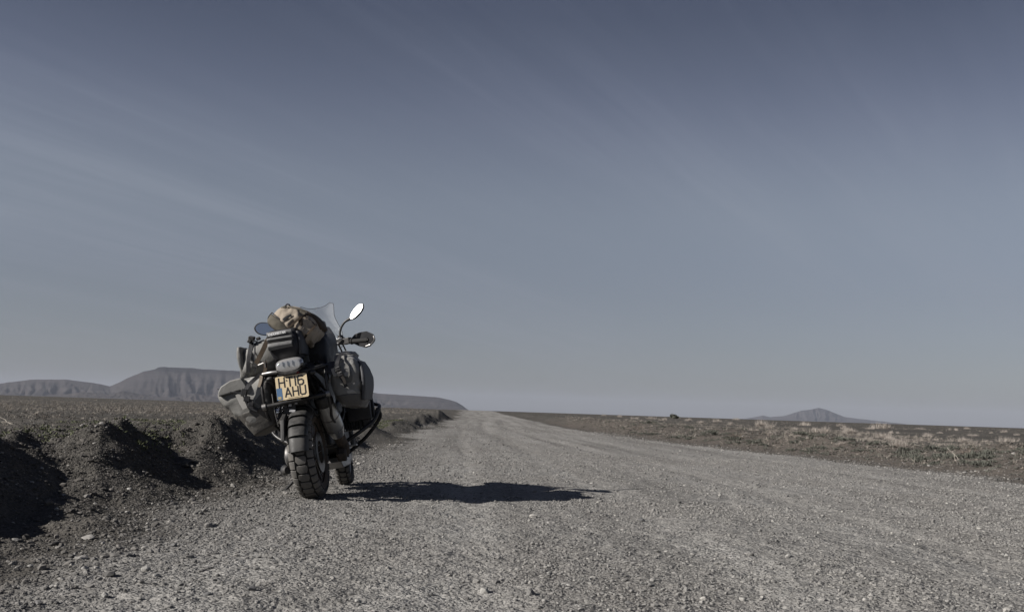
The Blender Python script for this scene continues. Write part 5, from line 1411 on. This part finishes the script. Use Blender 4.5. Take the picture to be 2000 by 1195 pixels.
def bush_mesh(name, seed, kind, R_, H_):
    r_ = np.random.default_rng(seed)
    one = np.zeros(1)
    if kind == 'dry':
        k = 5; ox = r_.normal(0, .34, k) * R_; oy = r_.normal(0, .30, k) * R_
        V_, F_ = blades(k, ox, oy, np.zeros(k), r_.uniform(.45, .75, k) * R_, r_.uniform(.65, 1.0, k) * H_, 70, .010, .9, r_, base_spread=.5)
        me = np_mesh(name, V_, F_); me.materials.append(PM['dry'])
    else:
        k = 6 if kind == 'green' else 12; ox = r_.normal(0, .42, k) * R_; oy = r_.normal(0, .42, k) * R_; oz = np.abs(r_.normal(0, .18, k)) * H_
        V_, F_ = blades(k, ox, oy, oz, r_.uniform(.35, .6, k) * R_, r_.uniform(.5, .9, k) * H_, 34, .022 if kind == 'green' else .05, 1.6, r_, leafy=True, base_spread=.8)
        me = np_mesh(name, V_, F_); me.materials.append(PM['green' if kind == 'green' else 'dark'])
    return me
dry_m = [bush_mesh('dry_shrub', 100 + k, 'dry', .5, .42) for k in range(7)]
grn_m = [bush_mesh('green_plant', 200 + k, 'green', .5, .40) for k in range(6)]
def put(me, name, px_, py_, wpx, label, cat, group=None, hk=1.0):
    p = ground_at(px_, py_); s = wpx * p.y / 2050
    o = link(name, me); o.location = (p.x, p.y, p.z - .01); o.scale = (s, s, s * hk); o.rotation_euler = (0, 0, random.uniform(0, 6.28))
    return tag(o, label, cat, group)
SL = {0: 'widest pale dry shrub, spreading on the plain just behind the green verge at right',
      1: 'rounded pale dry shrub on the dark plain above the bleached forked branch at right',
      2: 'rounded pale dry shrub nearest the right edge of the picture, out on the plain',
      15: 'pale dry shrub clump on the plain left of the distant peak',
      18: 'pale dry shrub on the plain directly below the summit of the distant peak',
      49: 'last pale shrub on the plain left of the distant peak foot'}
G1 = 'pale dry shrubs scattered over the bare plain right of the road'
L1 = 'pale dry twiggy shrub on the bare brown plain right of the road'
for i, (px_, py_, w_) in enumerate([(1758, 871, 45), (1877, 863, 33), (1961, 863, 33), (1982, 873, 15), (1811, 853, 26), (1825, 860, 12), (1727, 855, 36), (1699, 859, 22), (1723, 837, 38), (1863, 840, 14), (1902, 851, 16), (1928, 863, 16),
        (1666, 846, 30), (1697, 874, 18), (1965, 845, 18), (1480, 832, 40), (1504, 846, 18), (1568, 831, 24), (1608, 844, 36), (1652, 838, 20), (1660, 846, 36), (1648, 869, 26), (1560, 852, 14), (1588, 856, 20), (1732, 858, 26),
        (1536, 847, 16), (1470, 842, 20), (1500, 836, 26), (1590, 840, 18), (1680, 850, 18), (1745, 846, 16), (1795, 838, 14), (1836, 846, 12), (1890, 838, 14), (1935, 846, 12), (1988, 850, 12), (1640, 832, 16), (1700, 838, 14), (1550, 838, 14),
        (1345, 822, 18), (1372, 826, 16), (1400, 824, 20), (1425, 829, 16), (1300, 821, 18), (1270, 818, 16), (1240, 818, 14), (1210, 814, 14), (1180, 812, 12), (1440, 820, 16)]):
    put(dry_m[i % 7], 'dry_shrub', px_, py_, w_ * 1.45, SL.get(i, L1), 'shrub', G1, .9)
# the dark bush on the skyline
db_m = bush_mesh('dark_bush', 300, 'dark', .5, .55)
put(db_m, 'dark_bush', 1320, 817.5, 27, 'round dark bush standing alone against the sky on the right horizon', 'bush', hk=.85)
# green plants on the verge bank
n_ok = 0
rr = np.random.default_rng(5)
for i in range(300):
    yv = float(np.exp(rr.uniform(math.log(12.5), math.log(44)))); off = rr.uniform(.9, 3.6); xv = float(road_right(yv)) + off
    if abs(xv) > .56 * yv: continue
    if fbm2(np.array([xv * .5]), np.array([yv * .3]), 2, 95)[0] < -.12: continue
    s = rr.uniform(.11, .32) * (1 + yv / 60)
    o = link('green_plant', grn_m[i % 6]); o.location = (xv, yv, float(tz([xv], [yv])[0]) - .01); o.scale = (s, s, s * rr.uniform(.55, .85)); o.rotation_euler = (0, 0, rr.uniform(0, 6.28))
    tag(o, 'low grey-green plant growing on the earth verge right of the road', 'plant', 'low green plants on the right verge')
# low green cover on the verge between them
y = np.exp(rng.uniform(math.log(12), math.log(60), 2600)); x = road_right(y) + rng.uniform(.8, 4.0, len(y))
V_, F_ = blades(len(x), x, y, tz(x, y), rng.uniform(.03, .09, len(x)), rng.uniform(.02, .06, len(x)), 8, .008, leafy=True)
tag(link('verge_ground_cover', np_mesh('verge_ground_cover', V_, F_), PM['green']), kind='stuff')
# a few dry weeds on the left
for i, (px_, py_, w_) in enumerate([(160, 788, 14), (58, 806, 14), (88, 816, 12), (126, 812, 14), (108, 782, 12), (188, 782, 14), (240, 806, 14), (300, 798, 14), (340, 812, 12), (205, 800, 12), (385, 806, 14), (20, 792, 14), (280, 822, 14), (760, 812, 14), (800, 808, 12), (840, 806, 12), (780, 818, 16), (745, 824, 16)]):
    put(dry_m[(i + 3) % 7], 'dry_tuft', px_, py_, w_, 'small dry tuft on the brown plain left of the road', 'grass tuft', 'small dry tufts on the left plain', .5)

# short pale scrub between the green plants, along verge and plain edge
y = np.exp(rng.uniform(math.log(13), math.log(75), 8500)); x = road_right(y) + rng.uniform(1.0, 11.0, len(y)) * (.6 + y / 60)
keep = fbm2(x * .35, y * .25, 3, 97) + rng.uniform(-.3, .3, len(x)) > -.02; x, y = x[keep], y[keep]; k = np.clip(y / 22, .7, 2.2)
V_, F_ = blades(len(x), x, y, tz(x, y), rng.uniform(.05, .14, len(x)) * k, rng.uniform(.03, .10, len(x)) * k ** .7, 14, .009)
tag(link('verge_scrub', np_mesh('verge_scrub', V_, F_), PM['drygrass']), kind='stuff')
# dead wood
def branch(name, label, px_, py_, size, seed, mat, spread=1.0, n=9, up=.8, cat='branch'):
    p = ground_at(px_, py_); r_ = random.Random(seed); mb = MB()
    def grow(q, d, L, rad_, depth):
        pts = [q]; rs = [rad_]
        for k in range(3):
            d = (d + Vector((r_.gauss(0, .35), r_.gauss(0, .35), r_.gauss(0, .2)))).normalized(); pts.append(pts[-1] + d * L / 3); rs.append(rad_ * (1 - .25 * (k + 1)))
        mb.tube(pts, rs, 5, sub=2)
        if depth > 0:
            for k in range(2 + (r_.random() > .5)): grow(pts[r_.choice([1, 2, 3])], (d + Vector((r_.gauss(0, .9), r_.gauss(0, .9), r_.gauss(0.1, .6)))).normalized(), L * .6, rad_ * .6, depth - 1)
    for k in range(n):
        d = Vector((r_.gauss(0, spread), r_.gauss(0, spread), up)).normalized(); grow(Vector((r_.gauss(0, .12) * size, r_.gauss(0, .12) * size, 0)), d, size * r_.uniform(.5, .9), .013 * size ** .5, 2 if n < 5 else 1)
    o = mb.build(name, mat, None); o.location = (p.x, p.y, p.z - .02)
    return tag(o, label, cat)
branch('dead_branch', 'bleached forked dead branch standing up from the verge at the far right', 1871, 899, .27, 3, PM['bleached'], .5, 2, 1.2)
branch('dead_branch', 'short bleached branch leaning left low on the verge bank', 1788, 904, .20, 5, PM['bleached'], .9, 2, .9)
branch('dead_branch', 'bleached dead twigs lying on the crest of the verge bank', 1575, 866, .34, 8, PM['bleached'], 1.3, 3, .4)
branch('dead_branch', 'lone thin pale stick poking up from the green verge', 1413, 868, .22, 12, PM['bleached'], .15, 1, 1.5)
branch('brush_pile', 'rounded heap of dead brush on the verge beside the farm track', 1438, 857, .30, 21, PM['deadwood'], 1.1, 40, .6, 'brush heap')
branch('brush_pile', 'low heap of dead roots at the right end of the verge', 1895, 886, .22, 25, PM['deadwood'], 1.2, 14, .5, 'brush heap')
branch('brush_pile', 'tiny dead bush far along the verge on the left of the farm track', 1248, 838, .34, 31, PM['deadwood'], 1.1, 14, .7, 'brush heap')
branch('dead_branch', 'dark dead stick lying on the ground left of the rear tyre', 480, 940, .30, 41, PM['dry'], 1.6, 1, .12)
branch('dead_branch', 'thin dead sticks lying on the plain at the far left', 32, 828, .40, 45, PM['bleached'], 1.6, 2, .25)
